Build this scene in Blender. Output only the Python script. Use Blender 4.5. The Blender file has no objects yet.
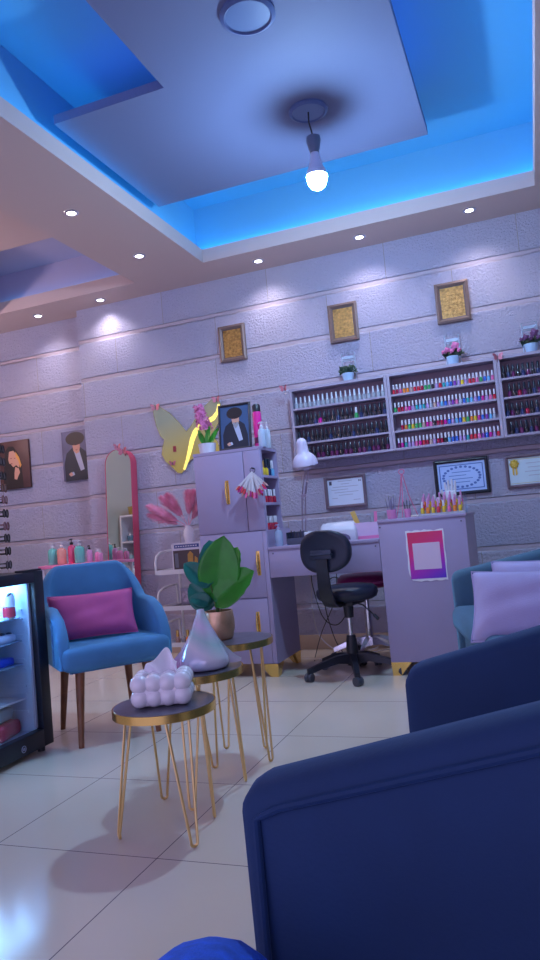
import bpy, bmesh, math, random
from mathutils import Vector, Matrix
random.seed(7)
PI = math.pi
sc = bpy.context.scene
COL = sc.collection

# ------------------------------------------------------------------ camera
cd = bpy.data.cameras.new('camera'); cam = bpy.data.objects.new('camera', cd); COL.objects.link(cam)
cd.sensor_fit = 'VERTICAL'; cd.sensor_height = 24.0; cd.lens = 712 / 960 * 24.0
cd.clip_start = 0.02
cam.matrix_world = Matrix(((0.9333, 0.1046, 0.3434, 0.0), (0.3479, -0.0290, -0.9371, 0.0),
                           (-0.0886, 0.9941, -0.0638, 0.88), (0, 0, 0, 1)))
sc.camera = cam
# ------------------------------------------------------------------ light
w = bpy.data.worlds.new('world'); sc.world = w; w.use_nodes = True
bg = w.node_tree.nodes['Background']
bg.inputs[0].default_value = (0.64, 0.56, 1.0, 1); bg.inputs[1].default_value = 1.45
BULB = ((0.42, 0.67, 1.0), 1000.0)
LED_COL, LED_TRAY, LED_PANEL = (0.03, 0.47, 1.0), 7.5, 7.0
LED_DEEP = (0.10, 0.22, 1.0)   # the strips on the dropped panel are a deeper blue
SPOT_COL, SPOT_W = (1.0, 0.88, 0.92), 13.0
sc.view_settings.view_transform = 'Standard'; sc.view_settings.look = 'None'
sc.view_settings.gamma = 1.0; sc.view_settings.use_curve_mapping = False
sc.view_settings.exposure = 0.13
sc.cycles.use_denoising = True
sc.cycles.max_bounces = 8

# ------------------------------------------------------------------ materials
MATS = {}
def mat(name, col, rough=0.5, metal=0.0, emit=None, es=0.0, spec=0.5, noise=None, bump=None, sheen=0.0, alpha=1.0, coat=0.0, trans=0.0):
    """plain principled material; noise=(scale, amount) breaks up the colour, bump=(scale, strength)"""
    if name in MATS: return MATS[name]
    m = bpy.data.materials.new(name); m.use_nodes = True
    nt = m.node_tree; b = nt.nodes['Principled BSDF']
    b.inputs['Base Color'].default_value = (*col, 1); b.inputs['Roughness'].default_value = rough
    b.inputs['Metallic'].default_value = metal; b.inputs['Specular IOR Level'].default_value = spec
    if sheen: b.inputs['Sheen Weight'].default_value = sheen; b.inputs['Sheen Tint'].default_value = (*[min(1, c * 4) for c in col], 1)
    if coat: b.inputs['Coat Weight'].default_value = coat
    if trans: b.inputs['Transmission Weight'].default_value = trans
    if emit: b.inputs['Emission Color'].default_value = (*emit, 1); b.inputs['Emission Strength'].default_value = es
    if noise or bump:
        tc = nt.nodes.new('ShaderNodeTexCoord')
    if noise:
        n = nt.nodes.new('ShaderNodeTexNoise'); n.inputs['Scale'].default_value = noise[0]; n.inputs['Detail'].default_value = 4
        nt.links.new(tc.outputs['Object'], n.inputs['Vector'])
        r = nt.nodes.new('ShaderNodeValToRGB'); a = noise[1]
        r.color_ramp.elements[0].position = 0.3; r.color_ramp.elements[1].position = 0.7
        r.color_ramp.elements[0].color = (*[c * (1 - a) for c in col], 1)
        r.color_ramp.elements[1].color = (*[min(1, c * (1 + a)) for c in col], 1)
        nt.links.new(n.outputs['Fac'], r.inputs['Fac']); nt.links.new(r.outputs['Color'], b.inputs['Base Color'])
    if bump:
        n2 = nt.nodes.new('ShaderNodeTexNoise'); n2.inputs['Scale'].default_value = bump[0]; n2.inputs['Detail'].default_value = 3
        nt.links.new(tc.outputs['Object'], n2.inputs['Vector'])
        bp = nt.nodes.new('ShaderNodeBump'); bp.inputs['Strength'].default_value = bump[1]; bp.inputs['Distance'].default_value = 0.004
        nt.links.new(n2.outputs['Fac'], bp.inputs['Height']); nt.links.new(bp.outputs['Normal'], b.inputs['Normal'])
    MATS[name] = m
    return m

def glass_mat(name, tint=(0.9, 0.95, 1.0), gloss=0.9):
    m = bpy.data.materials.new(name); m.use_nodes = True; nt = m.node_tree
    for n in list(nt.nodes): nt.nodes.remove(n)
    o = nt.nodes.new('ShaderNodeOutputMaterial'); mx = nt.nodes.new('ShaderNodeMixShader')
    t = nt.nodes.new('ShaderNodeBsdfTransparent'); t.inputs[0].default_value = (*tint, 1)
    g = nt.nodes.new('ShaderNodeBsdfGlossy'); g.inputs['Roughness'].default_value = 0.03; g.inputs[0].default_value = (gloss, gloss, gloss, 1)
    mx.inputs[0].default_value = 0.06
    nt.links.new(t.outputs[0], mx.inputs[1]); nt.links.new(g.outputs[0], mx.inputs[2])
    nt.links.new(mx.outputs[0], o.inputs[0]); MATS[name] = m
    return m

def floor_mat():
    m = bpy.data.materials.new('floor_tiles'); m.use_nodes = True; nt = m.node_tree; L = nt.links.new
    b = nt.nodes['Principled BSDF']; tc = nt.nodes.new('ShaderNodeTexCoord'); sp = nt.nodes.new('ShaderNodeSeparateXYZ')
    L(tc.outputs['Object'], sp.inputs[0])
    def M(op, a, b_=None):
        n = nt.nodes.new('ShaderNodeMath'); n.operation = op
        for i, v in enumerate((a, b_)):
            if v is None: continue
            if isinstance(v, (int, float)): n.inputs[i].default_value = v
            else: L(v, n.inputs[i])
        return n.outputs[0]
    T = 0.547
    def line(s, off):
        fr = M('FRACT', M('DIVIDE', M('ADD', s, off), T))
        return M('LESS_THAN', M('ABSOLUTE', M('SUBTRACT', fr, 0.5)), 0.0028)
    g = M('MAXIMUM', line(sp.outputs[0], 1.068 + T * 20.5), line(sp.outputs[1], -1.752 + T * 20.5))
    n = nt.nodes.new('ShaderNodeTexNoise'); n.inputs['Scale'].default_value = 2.2; n.inputs['Detail'].default_value = 6
    L(tc.outputs['Object'], n.inputs['Vector'])
    r = nt.nodes.new('ShaderNodeValToRGB')
    r.color_ramp.elements[0].color = (0.60, 0.53, 0.45, 1); r.color_ramp.elements[1].color = (0.68, 0.60, 0.51, 1)
    L(n.outputs['Fac'], r.inputs[0])
    mx = nt.nodes.new('ShaderNodeMix'); mx.data_type = 'RGBA'
    L(g, mx.inputs[0]); L(r.outputs[0], mx.inputs[6]); mx.inputs[7].default_value = (0.13, 0.10, 0.14, 1)
    L(mx.outputs[2], b.inputs['Base Color'])
    b.inputs['Roughness'].default_value = 0.16; b.inputs['Specular IOR Level'].default_value = 0.45
    return m

def stone_mat():
    """split-faced stone courses 0.31 m high with smooth drafted margins"""
    m = bpy.data.materials.new('split_stone'); m.use_nodes = True; nt = m.node_tree; L = nt.links.new
    b = nt.nodes['Principled BSDF']; tc = nt.nodes.new('ShaderNodeTexCoord'); sp = nt.nodes.new('ShaderNodeSeparateXYZ')
    L(tc.outputs['Object'], sp.inputs[0])
    cb = nt.nodes.new('ShaderNodeCombineXYZ'); L(sp.outputs[0], cb.inputs[0]); L(sp.outputs[2], cb.inputs[1])
    mp = nt.nodes.new('ShaderNodeMapping'); mp.inputs['Location'].default_value = (0.35, -0.003, 0); L(cb.outputs[0], mp.inputs[0])
    br = nt.nodes.new('ShaderNodeTexBrick'); br.offset = 0.5; br.offset_frequency = 2; br.squash = 1.35; br.squash_frequency = 3
    L(mp.outputs[0], br.inputs['Vector'])
    br.inputs['Color1'].default_value = (0.66, 0.67, 0.90, 1); br.inputs['Color2'].default_value = (0.56, 0.58, 0.82, 1)
    br.inputs['Mortar'].default_value = (0.40, 0.34, 0.33, 1)
    br.inputs['Scale'].default_value = 1; br.inputs['Mortar Size'].default_value = 0.0014; br.inputs['Brick Width'].default_value = 0.86
    br.inputs['Row Height'].default_value = 0.31; br.inputs['Bias'].default_value = -0.2
    # margin mask: smooth band along the top of each course
    md = nt.nodes.new('ShaderNodeMath'); md.operation = 'FLOORED_MODULO'; L(sp.outputs[2], md.inputs[0]); md.inputs[1].default_value = 0.31
    n0 = nt.nodes.new('ShaderNodeTexNoise'); n0.inputs['Scale'].default_value = 9; n0.inputs['Detail'].default_value = 4; L(tc.outputs['Object'], n0.inputs['Vector'])
    ad = nt.nodes.new('ShaderNodeMath'); ad.operation = 'MULTIPLY_ADD'; L(n0.outputs['Fac'], ad.inputs[0]); ad.inputs[1].default_value = 0.022; L(md.outputs[0], ad.inputs[2])
    mr = nt.nodes.new('ShaderNodeMapRange'); mr.inputs[1].default_value = 0.286; mr.inputs[2].default_value = 0.298; L(ad.outputs[0], mr.inputs[0])
    # colour
    big = nt.nodes.new('ShaderNodeTexNoise'); big.inputs['Scale'].default_value = 1.3; big.inputs['Detail'].default_value = 5; L(tc.outputs['Object'], big.inputs['Vector'])
    rb = nt.nodes.new('ShaderNodeValToRGB'); rb.color_ramp.elements[0].position = 0.35; rb.color_ramp.elements[1].position = 0.7
    rb.color_ramp.elements[0].color = (0.92, 0.90, 0.95, 1); rb.color_ramp.elements[1].color = (1.05, 0.98, 0.92, 1); L(big.outputs['Fac'], rb.inputs[0])
    mu = nt.nodes.new('ShaderNodeMix'); mu.data_type = 'RGBA'; mu.blend_type = 'MULTIPLY'; mu.inputs[0].default_value = 1
    L(br.outputs['Color'], mu.inputs[6]); L(rb.outputs[0], mu.inputs[7])
    mt = nt.nodes.new('ShaderNodeMix'); mt.data_type = 'RGBA'; L(mr.outputs[0], mt.inputs[0]); L(mu.outputs[2], mt.inputs[6]); mt.inputs[7].default_value = (0.40, 0.34, 0.42, 1)
    L(mt.outputs[2], b.inputs['Base Color'])
    # rough face
    nf = nt.nodes.new('ShaderNodeTexNoise'); nf.inputs['Scale'].default_value = 62; nf.inputs['Detail'].default_value = 7; nf.inputs['Roughness'].default_value = 0.66; L(tc.outputs['Object'], nf.inputs['Vector'])
    inv = nt.nodes.new('ShaderNodeMath'); inv.operation = 'SUBTRACT'; inv.inputs[0].default_value = 1; L(mr.outputs[0], inv.inputs[1])
    hm = nt.nodes.new('ShaderNodeMath'); hm.operation = 'MULTIPLY'; L(nf.outputs['Fac'], hm.inputs[0]); L(inv.outputs[0], hm.inputs[1])
    bp = nt.nodes.new('ShaderNodeBump'); bp.inputs['Strength'].default_value = 1.0; bp.inputs['Distance'].default_value = 0.05
    L(hm.outputs[0], bp.inputs['Height']); L(bp.outputs[0], b.inputs['Normal'])
    b.inputs['Roughness'].default_value = 0.62
    return m

def grad_mat(name, stops, axis=2, lo=0.0, hi=1.0, rough=0.4, slant=0.0, metal=0.0):
    m = bpy.data.materials.new(name); m.use_nodes = True; nt = m.node_tree; L = nt.links.new
    b = nt.nodes['Principled BSDF']; tc = nt.nodes.new('ShaderNodeTexCoord'); sp = nt.nodes.new('ShaderNodeSeparateXYZ'); L(tc.outputs['Object'], sp.inputs[0])
    ma = nt.nodes.new('ShaderNodeMath'); ma.operation = 'MULTIPLY_ADD'; L(sp.outputs[0], ma.inputs[0]); ma.inputs[1].default_value = slant; L(sp.outputs[axis], ma.inputs[2])
    mr = nt.nodes.new('ShaderNodeMapRange'); mr.inputs[1].default_value = lo; mr.inputs[2].default_value = hi; L(ma.outputs[0], mr.inputs[0])
    r = nt.nodes.new('ShaderNodeValToRGB')
    while len(r.color_ramp.elements) < len(stops): r.color_ramp.elements.new(0.5)
    for e, (p, c) in zip(r.color_ramp.elements, stops): e.position = p; e.color = (*c, 1)
    L(mr.outputs[0], r.inputs[0]); L(r.outputs[0], b.inputs['Base Color']); b.inputs['Roughness'].default_value = rough; b.inputs['Metallic'].default_value = metal
    return m

# ------------------------------------------------------------------ mesh builder
class MB:
    def __init__(s): s.bm = bmesh.new()
    def _mi(s, faces, mi):
        for f in faces: f.material_index = mi
    def box(s, x0, x1, y0, y1, z0, z1, mi=0, bev=0.0, seg=2, T=None):
        r = bmesh.ops.create_cube(s.bm, size=1.0); vs = r['verts']
        for v in vs:
            v.co = Vector(((x0 + x1) / 2 + v.co.x * (x1 - x0), (y0 + y1) / 2 + v.co.y * (y1 - y0), (z0 + z1) / 2 + v.co.z * (z1 - z0)))
        fs = list({f for v in vs for f in v.link_faces}); s._mi(fs, mi)
        if bev > 0:
            es = list({e for v in vs for e in v.link_edges})
            r2 = bmesh.ops.bevel(s.bm, geom=es, offset=bev, segments=seg, affect='EDGES', profile=0.5)
            vs = list({v for f in r2['faces'] for v in f.verts} | {v for v in vs if v.is_valid})
            s._mi({f for v in vs for f in v.link_faces}, mi)
        if T is not None:
            for v in vs: v.co = T @ v.co
        return vs
    def rings(s, rings, mi=0, cap0=True, cap1=True, closed=False):
        V = [[s.bm.verts.new(p) for p in r] for r in rings]; n = len(V[0])
        pairs = list(zip(V[:-1], V[1:])) + ([(V[-1], V[0])] if closed else [])
        for a, b in pairs:
            for i in range(n):
                j = (i + 1) % n
                try: s.bm.faces.new((a[i], a[j], b[j], b[i])).material_index = mi
                except ValueError: pass
        if not closed:
            if cap0: s.bm.faces.new(list(reversed(V[0]))).material_index = mi
            if cap1: s.bm.faces.new(V[-1]).material_index = mi
        return V
    def tube(s, path, r, n=8, mi=0, closed=False):
        P = [Vector(p) for p in path]; N = len(P); R = r if isinstance(r, (list, tuple)) else [r] * N
        rings = []; up = None
        for i, p in enumerate(P):
            if closed: t = (P[(i + 1) % N] - P[i - 1]).normalized()
            else: t = (P[min(i + 1, N - 1)] - P[max(i - 1, 0)]).normalized()
            if up is None:
                up = Vector((0, 0, 1)) if abs(t.z) < 0.9 else Vector((1, 0, 0))
            u = (up - t * up.dot(t)).normalized(); up = u; v = t.cross(u)
            rings.append([p + (u * math.cos(2 * PI * k / n) + v * math.sin(2 * PI * k / n)) * R[i] for k in range(n)])
        return s.rings(rings, mi, closed=closed)
    def cyl(s, p0, p1, r0, r1=None, n=16, mi=0): return s.tube([p0, p1], [r0, r0 if r1 is None else r1], n, mi)
    def lathe(s, prof, c=(0, 0, 0), n=24, mi=0, T=None):
        c = Vector(c)
        rings = [[(c + Vector((max(r, 1e-4) * math.cos(2 * PI * k / n), max(r, 1e-4) * math.sin(2 * PI * k / n), z))) for k in range(n)] for r, z in prof]
        if T is not None: rings = [[T @ p for p in r] for r in rings]
        return s.rings(rings, mi)
    def ell(s, c, r, mi=0, u=14, v=9, T=None):
        m = Matrix.Translation(c) @ Matrix.Diagonal((*r, 1))
        if T is not None: m = T @ m
        vs = bmesh.ops.create_uvsphere(s.bm, u_segments=u, v_segments=v, radius=1, matrix=m)['verts']
        s._mi({f for x in vs for f in x.link_faces}, mi); return vs
    def prism(s, pts, y0, y1, mi=0):
        """outline in X,Z pushed along Y"""
        a = [(x, y0, z) for x, z in pts]; b = [(x, y1, z) for x, z in pts]
        return s.rings([a, b], mi)
    def poly(s, pts, mi=0):
        f = s.bm.faces.new([s.bm.verts.new(p) for p in pts]); f.material_index = mi; return f
    def flat(s, pts, y, mi=0, th=0.0006):
        """thin printed patch in the X,Z plane facing -Y"""
        s.prism(pts, y - th, y, mi)
    def build(s, name, mats, parent=None, smooth=True, angle=40, sub=0, loc=None, rotz=None):
        bmesh.ops.recalc_face_normals(s.bm, faces=s.bm.faces)
        me = bpy.data.meshes.new(name); s.bm.to_mesh(me); s.bm.free()
        for m in (mats if isinstance(mats, (list, tuple)) else [mats]): me.materials.append(m)
        if smooth:
            for p in me.polygons: p.use_smooth = True
            me.set_sharp_from_angle(angle=math.radians(angle))
        o = bpy.data.objects.new(name, me); COL.objects.link(o)
        if parent is not None: o.parent = parent
        if loc is not None: o.location = loc
        if rotz is not None: o.rotation_euler = (0, 0, rotz)
        if sub:
            md = o.modifiers.new('smooth', 'SUBSURF'); md.levels = sub; md.render_levels = sub
        return o

def tag(o, label=None, cat=None, group=None, kind=None):
    if label: o['label'] = label
    if cat: o['category'] = cat
    if group: o['group'] = group
    if kind: o['kind'] = kind
    return o
def thing(name, label, cat, loc=(0, 0, 0), rotz=0.0, group=None):
    o = bpy.data.objects.new(name, None); COL.objects.link(o); o.empty_display_size = 0.05
    o.location = loc; o.rotation_euler = (0, 0, rotz)
    return tag(o, label, cat, group)
KIDS = {}
def copy_tree(o, parent=None):
    c = o.copy(); COL.objects.link(c)
    if parent is not None: c.parent = parent
    for ch in list(o.children): copy_tree(ch, c)
    return c
def struct(o): o['kind'] = 'structure'; return o
def disc_pts(cx, cz, rx, rz, n=16): return [(cx + rx * math.cos(2 * PI * k / n), cz + rz * math.sin(2 * PI * k / n)) for k in range(n)]
def rect(x0, x1, z0, z1): return [(x0, z0), (x1, z0), (x1, z1), (x0, z1)]
ORD = ['zeroth', 'first', 'second', 'third', 'fourth', 'fifth', 'sixth', 'seventh', 'eighth', 'ninth', 'tenth', 'eleventh', 'twelfth', 'thirteenth', 'fourteenth', 'fifteenth', 'sixteenth', 'seventeenth', 'eighteenth', 'nineteenth', 'twentieth'] + ['twenty-' + x for x in ('first', 'second', 'third', 'fourth', 'fifth', 'sixth', 'seventh', 'eighth', 'ninth')]

# palette
M_floor = floor_mat(); M_stone = stone_mat()
M_soffit = mat('soffit_paint', (0.56, 0.45, 0.44), 0.75, bump=(60, 0.05))
M_tray = mat('tray_light_tint', (0.13, 0.42, 0.66), 0.7)  # blue of the tray lighting is mixed into this base colour
M_panel = mat('panel_light_tint', (0.15, 0.185, 0.34), 0.75, bump=(60, 0.04))  # blue ceiling light put into the colour, darkened overall against the bulb's glare
M_cream = mat('cream_wall_paint', (0.62, 0.60, 0.52), 0.8, bump=(50, 0.05))
M_base = mat('tan_baseboard', (0.55, 0.42, 0.32), 0.4, noise=(6, 0.1))
M_cab = mat('mauve_laminate', (0.36, 0.31, 0.49), 0.45, noise=(3, 0.04))
M_cabin = mat('mauve_laminate_edge', (0.20, 0.15, 0.21), 0.5)
M_rack = mat('rack_laminate', (0.37, 0.32, 0.43), 0.5, noise=(4, 0.05))
M_gold = mat('polished_gold', (0.85, 0.58, 0.18), 0.25, 1.0)
M_goldleg = mat('brushed_brass', (0.78, 0.55, 0.25), 0.32, 1.0)
M_black = mat('black_plastic', (0.008, 0.011, 0.024), 0.4)
M_blk_leather = mat('black_vinyl', (0.007, 0.013, 0.038), 0.38, bump=(120, 0.15))
M_chrome = mat('chrome', (0.75, 0.77, 0.82), 0.15, 1.0)
M_white = mat('white_plastic', (0.70, 0.68, 0.78), 0.35)
M_whitem = mat('white_metal', (0.75, 0.75, 0.82), 0.35)
M_blue = mat('blue_velvet', (0.05, 0.185, 0.40), 0.8, sheen=0.35, noise=(7, 0.12), bump=(220, 0.12))
M_blue_shade = mat('blue_velvet_shaded', (0.0025, 0.028, 0.105), 0.8, sheen=0.3, noise=(6, 0.12), bump=(220, 0.1))  # same blue velvet with the foreground shade put into its colour
M_blue_dim = mat('blue_velvet_dimmed', (0.050, 0.125, 0.20), 0.8, sheen=0.3, noise=(6, 0.12), bump=(220, 0.1))  # same blue velvet, the dimmer light at the sofa put into its colour
M_pinkfab = mat('rose_fabric', (0.48, 0.085, 0.27), 0.85, bump=(260, 0.2), noise=(9, 0.08))
M_lav = mat('lavender_fabric', (0.45, 0.42, 0.70), 0.85, bump=(240, 0.2), noise=(6, 0.07))
M_wood = mat('walnut_wood', (0.20, 0.075, 0.035), 0.4, noise=(12, 0.3))
M_slate = mat('dark_marble', (0.085, 0.085, 0.12), 0.30, noise=(14, 0.35))
M_mirror = mat('mirror_glass', (0.80, 0.86, 0.80), 0.02, 1.0)
M_pinkfr = mat('pink_velvet_frame', (0.62, 0.08, 0.16), 0.7, bump=(200, 0.15))
M_pink = mat('pink_plastic', (0.80, 0.22, 0.46), 0.35)
M_magenta = mat('magenta_plastic', (0.70, 0.02, 0.28), 0.3)
M_paper = mat('paper', (0.78, 0.78, 0.86), 0.6)
M_ink = mat('dark_ink', (0.05, 0.05, 0.09), 0.6)
M_greyink = mat('grey_ink', (0.35, 0.35, 0.45), 0.6)
M_glass = glass_mat('clear_glass')
M_clearp = mat('clear_plastic', (0.75, 0.80, 0.90), 0.12, trans=0.6)
M_leaf = mat('green_leaf', (0.03, 0.26, 0.02), 0.35, noise=(9, 0.3))
M_leaf2 = mat('teal_leaf', (0.01, 0.16, 0.12), 0.35, noise=(9, 0.3))
M_stem = mat('plant_stem', (0.10, 0.16, 0.05), 0.6)
M_skin = mat('skin_print', (0.62, 0.33, 0.24), 0.6)

# ================================================================== STRUCTURE
XL, XR, YF, YB, YA = -4.5, 1.35, -1.6, 4.775, 4.91
m = MB(); m.box(XL, XR, YF, 5.05, -0.08, 0.0); struct(m.build('floor', M_floor, smooth=False))

def stone_wall(name, x0, x1, y, zt):
    """courses with a sunk joint between them"""
    prof = [(y, 0.0)]; z = 0.313
    while z < zt - 0.02:
        prof += [(y, z - 0.0035), (y + 0.012, z - 0.002), (y + 0.012, z + 0.002), (y, z + 0.0035)]; z += 0.31
    prof += [(y, zt), (5.05, zt), (5.05, 0.0)]
    m = MB(); m.rings([[(x0, a, b) for a, b in prof], [(x1, a, b) for a, b in prof]])
    return struct(m.build(name, M_stone, smooth=False))
stone_wall('wall_back', -3.27, XR, YB, 2.80); stone_wall('wall_alcove', XL, -3.2702, YA, 2.80)
m = MB(); m.box(XL - 0.1, XL, YF, 5.05, -0.08, 3.25); struct(m.build('wall_left', M_cream, smooth=False))
m = MB(); m.box(XR, XR + 0.1, YF, 5.05, -0.08, 3.25); struct(m.build('wall_right', M_cream, smooth=False))
m = MB(); m.box(-3.268, XR, YB - 0.012, YB, 0, 0.10, bev=0.003); struct(m.build('baseboard_back', M_base))

# ceiling: soffit with two tray openings, deck above
ZS, ZL = 2.73, 2.823
T1 = (-1.965, 0.198, 0.6, 4.413); T2 = (-3.80, -2.555, 1.9, 4.495)
m = MB()
for x0, x1, y0, y1 in ((XL, XR, T2[3], 5.05), (T1[0], T1[1], T1[3], T2[3]), (T1[1], XR, YF, T2[3]), (T2[1], T1[0], YF, T2[3]),
                       (XL, T2[0], YF, T2[3]), (T2[0], T2[1], YF, T2[2]), (T1[0], T1[1], YF, T1[2])):
    m.box(x0, x1, y0, y1, ZS, ZL)
struct(m.build('ceiling', M_soffit, smooth=False))
def tray(n, t, ztop, off, paint):
    x0, x1, y0, y1 = t[0] - off, t[1] + off, t[2] - off, t[3] + off
    m = MB(); th = 0.04
    m.box(x0 - th, x0, y0, y1, ZL, ztop); m.box(x1, x1 + th, y0, y1, ZL, ztop)
    m.box(x0 - th, x1 + th, y1, y1 + th, ZL, ztop); m.box(x0 - th, x1 + th, y0 - th, y0, ZL, ztop)
    m.box(x0 - th, x1 + th, y0 - th, y1 + th, ztop, ztop + 0.04)
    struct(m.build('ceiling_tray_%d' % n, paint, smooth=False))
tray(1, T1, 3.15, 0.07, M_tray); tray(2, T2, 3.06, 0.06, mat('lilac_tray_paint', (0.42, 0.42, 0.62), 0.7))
ZP = 2.88
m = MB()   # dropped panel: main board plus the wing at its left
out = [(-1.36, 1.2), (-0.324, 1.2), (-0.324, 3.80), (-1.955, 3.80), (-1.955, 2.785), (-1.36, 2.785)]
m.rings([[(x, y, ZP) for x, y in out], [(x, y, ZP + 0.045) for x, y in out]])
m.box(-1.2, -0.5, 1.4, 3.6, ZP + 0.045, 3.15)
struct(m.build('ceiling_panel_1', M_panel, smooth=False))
m = MB(); m.box(-3.6, -2.70, 2.0, 3.92, 2.93, 2.965); m.box(-3.5, -2.8, 2.1, 3.8, 2.965, 3.06)
struct(m.build('ceiling_panel_2', M_soffit, smooth=False))

# blue light strips lying in the coves
def strip(label, b, e):
    mm = mat('blue_led_%.1f' % e, (0.1, 0.2, 0.6), emit=LED_DEEP if e == LED_PANEL else LED_COL, es=e)
    m = MB(); m.box(*b); tag(m.build('led_strip', mm, smooth=False), label, 'light strip', 'blue light strips in the ceiling')
ZQ = ZL + 0.001
strip('blue light strip in the large tray cove along the beam side', (T1[0] - 0.055, T1[0] - 0.03, T1[2], T1[3] + 0.02, ZQ, ZQ + 0.008), LED_TRAY)
strip('blue light strip in the large tray cove along the far right side', (T1[1] + 0.03, T1[1] + 0.055, T1[2], T1[3] + 0.02, ZQ, ZQ + 0.008), LED_TRAY)
strip('blue light strip in the large tray cove along the stone wall side', (T1[0] - 0.03, T1[1] + 0.03, T1[3] + 0.03, T1[3] + 0.055, ZQ, ZQ + 0.008), LED_TRAY)
strip('blue light strip on top of the dropped panel, its right edge', (-0.40, -0.375, 1.3, 3.7, ZP + 0.046, ZP + 0.054), LED_PANEL)
strip('blue light strip on top of the dropped panel, its left edge', (-1.31, -1.285, 1.3, 2.75, ZP + 0.046, ZP + 0.054), LED_PANEL)
strip('blue light strip on top of the dropped panel wing', (-1.88, -1.33, 2.84, 2.865, ZP + 0.046, ZP + 0.054), LED_PANEL)
strip('blue light strip in the cove of the smaller tray', (T2[0], T2[1], T2[3] + 0.02, T2[3] + 0.045, ZQ, ZQ + 0.008), LED_TRAY * 0.2)

# recessed downlights
def downlight(x, y, label, on=True):
    t = thing('ceiling_downlight', label, 'downlight', (x, y, ZS), group='recessed downlights in the soffit')
    m = MB(); m.lathe([(0.026, 0.0), (0.026, -0.004), (0.040, -0.003), (0.042, 0.0)], n=24); m.build('trim_ring', M_chrome, t)
    m = MB(); m.lathe([(0.001, -0.002), (0.026, -0.002), (0.026, 0.0), (0.001, 0.0)], n=20)
    m.build('lens', mat('downlight_lens', (0.9, 0.9, 0.9), emit=(1.0, 0.95, 0.98), es=9), t)
    l = bpy.data.lights.new('downlight_lamp', 'SPOT'); l.energy = SPOT_W; l.color = SPOT_COL; l.spot_size = math.radians(125); l.spot_blend = 1.0; l.shadow_soft_size = 0.025
    lo = bpy.data.objects.new('downlight_lamp', l); COL.objects.link(lo); lo.parent = t; lo.location = (0, 0, -0.012)
for x, y, lab in ((-2.263, 3.326, 'recessed downlight in the beam between trays, nearer the camera'),
                  (-2.268, 4.07, 'recessed downlight in the beam between trays, nearer the stone wall'),
                  (-2.966, 4.66, 'recessed downlight by the wall above the step in the stone'),
                  (-3.582, 4.70, 'recessed downlight by the alcove wall, leftmost of the row'),
                  (-1.627, 4.60, 'recessed downlight above the gold frame over the cabinet'),
                  (-0.898, 4.584, 'recessed downlight above the middle gold frame'),
                  (-0.187, 4.554, 'recessed downlight near the right end of the back soffit')):
    downlight(x, y, lab)

# round lights on the dropped panel and the hanging bulb
def disc_light(x, y, r, label):
    t = thing('round_ceiling_light', label, 'ceiling light', (x, y, ZP), group='round lights on the dropped panel')
    m = MB(); m.lathe([(r * 0.80, 0.0), (r * 0.80, -0.012), (r * 0.86, -0.018), (r, -0.010), (r, 0.0)], n=40); m.build('rim', mat('pale_blue_rim', (0.08, 0.13, 0.32), 0.35), t)
    m = MB(); m.lathe([(0.001, -0.011), (r * 0.80, -0.011), (r * 0.80, 0.0), (0.001, 0.0)], n=40); m.build('diffuser', mat('unlit_diffuser', (0.12, 0.20, 0.42), 0.4), t)
disc_light(-0.83, 3.27, 0.095, 'round ceiling disc the bare bulb hangs from')
disc_light(-0.848, 2.53, 0.11, 'round unlit ceiling disc at the top edge, nothing hanging')
t = thing('hanging_bulb', 'lit bare bulb hanging on a short cord under the ceiling disc', 'light bulb', (-0.82, 3.28, 2.869))
m = MB(); m.tube([(-0.01, -0.01, 0), (-0.012, -0.008, -0.05), (-0.004, 0, -0.10), (0, 0, -0.135)], 0.004, 8); m.build('cord', M_black, t)
m = MB(); m.lathe([(0.001, -0.125), (0.034, -0.125), (0.036, -0.140), (0.027, -0.185), (0.020, -0.205), (0.001, -0.205)], n=24); m.build('socket', mat('socket_blue', (0.10, 0.14, 0.24), 0.5), t)
m = MB(); m.lathe([(0.001, -0.200), (0.019, -0.203), (0.024, -0.235), (0.036, -0.275), (0.048, -0.300), (0.0525, -0.318), (0.052, -0.322), (0.001, -0.3180)], n=24); m.build('bulb_base', mat('bulb_base_plastic', (0.55, 0.65, 0.9), 0.4), t)
m = MB(); m.lathe([(0.001, -0.3185), (0.0485, -0.3185), (0.0480, -0.335), (0.044, -0.356), (0.034, -0.374), (0.018, -0.385), (0.001, -0.388)], n=28)
m.build('globe', mat('bulb_glow', (1, 1, 1), emit=BULB[0], es=BULB[1]), t)

# warm wall lamp on the left wall (outside the picture, it throws the mirror's shadow on the stone)
t = thing('wall_lamp', 'warm wall lamp on the left wall, outside the picture', 'wall lamp', (XL, 3.35, 2.25))
m = MB(); m.box(0.0005, 0.018, -.05, .05, -.08, .08, bev=.004); m.tube([(.015, 0, 0), (.06, 0, -.02), (.09, 0, .02)], .007, 10); m.build('bracket', M_gold, t)
m = MB(); m.ell((.095, 0, .085), (.065, .065, .065), u=24, v=14); m.build('globe', mat('warm_globe', (1, 1, 1), emit=(1.0, 0.72, 0.76), es=210), t)

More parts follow.
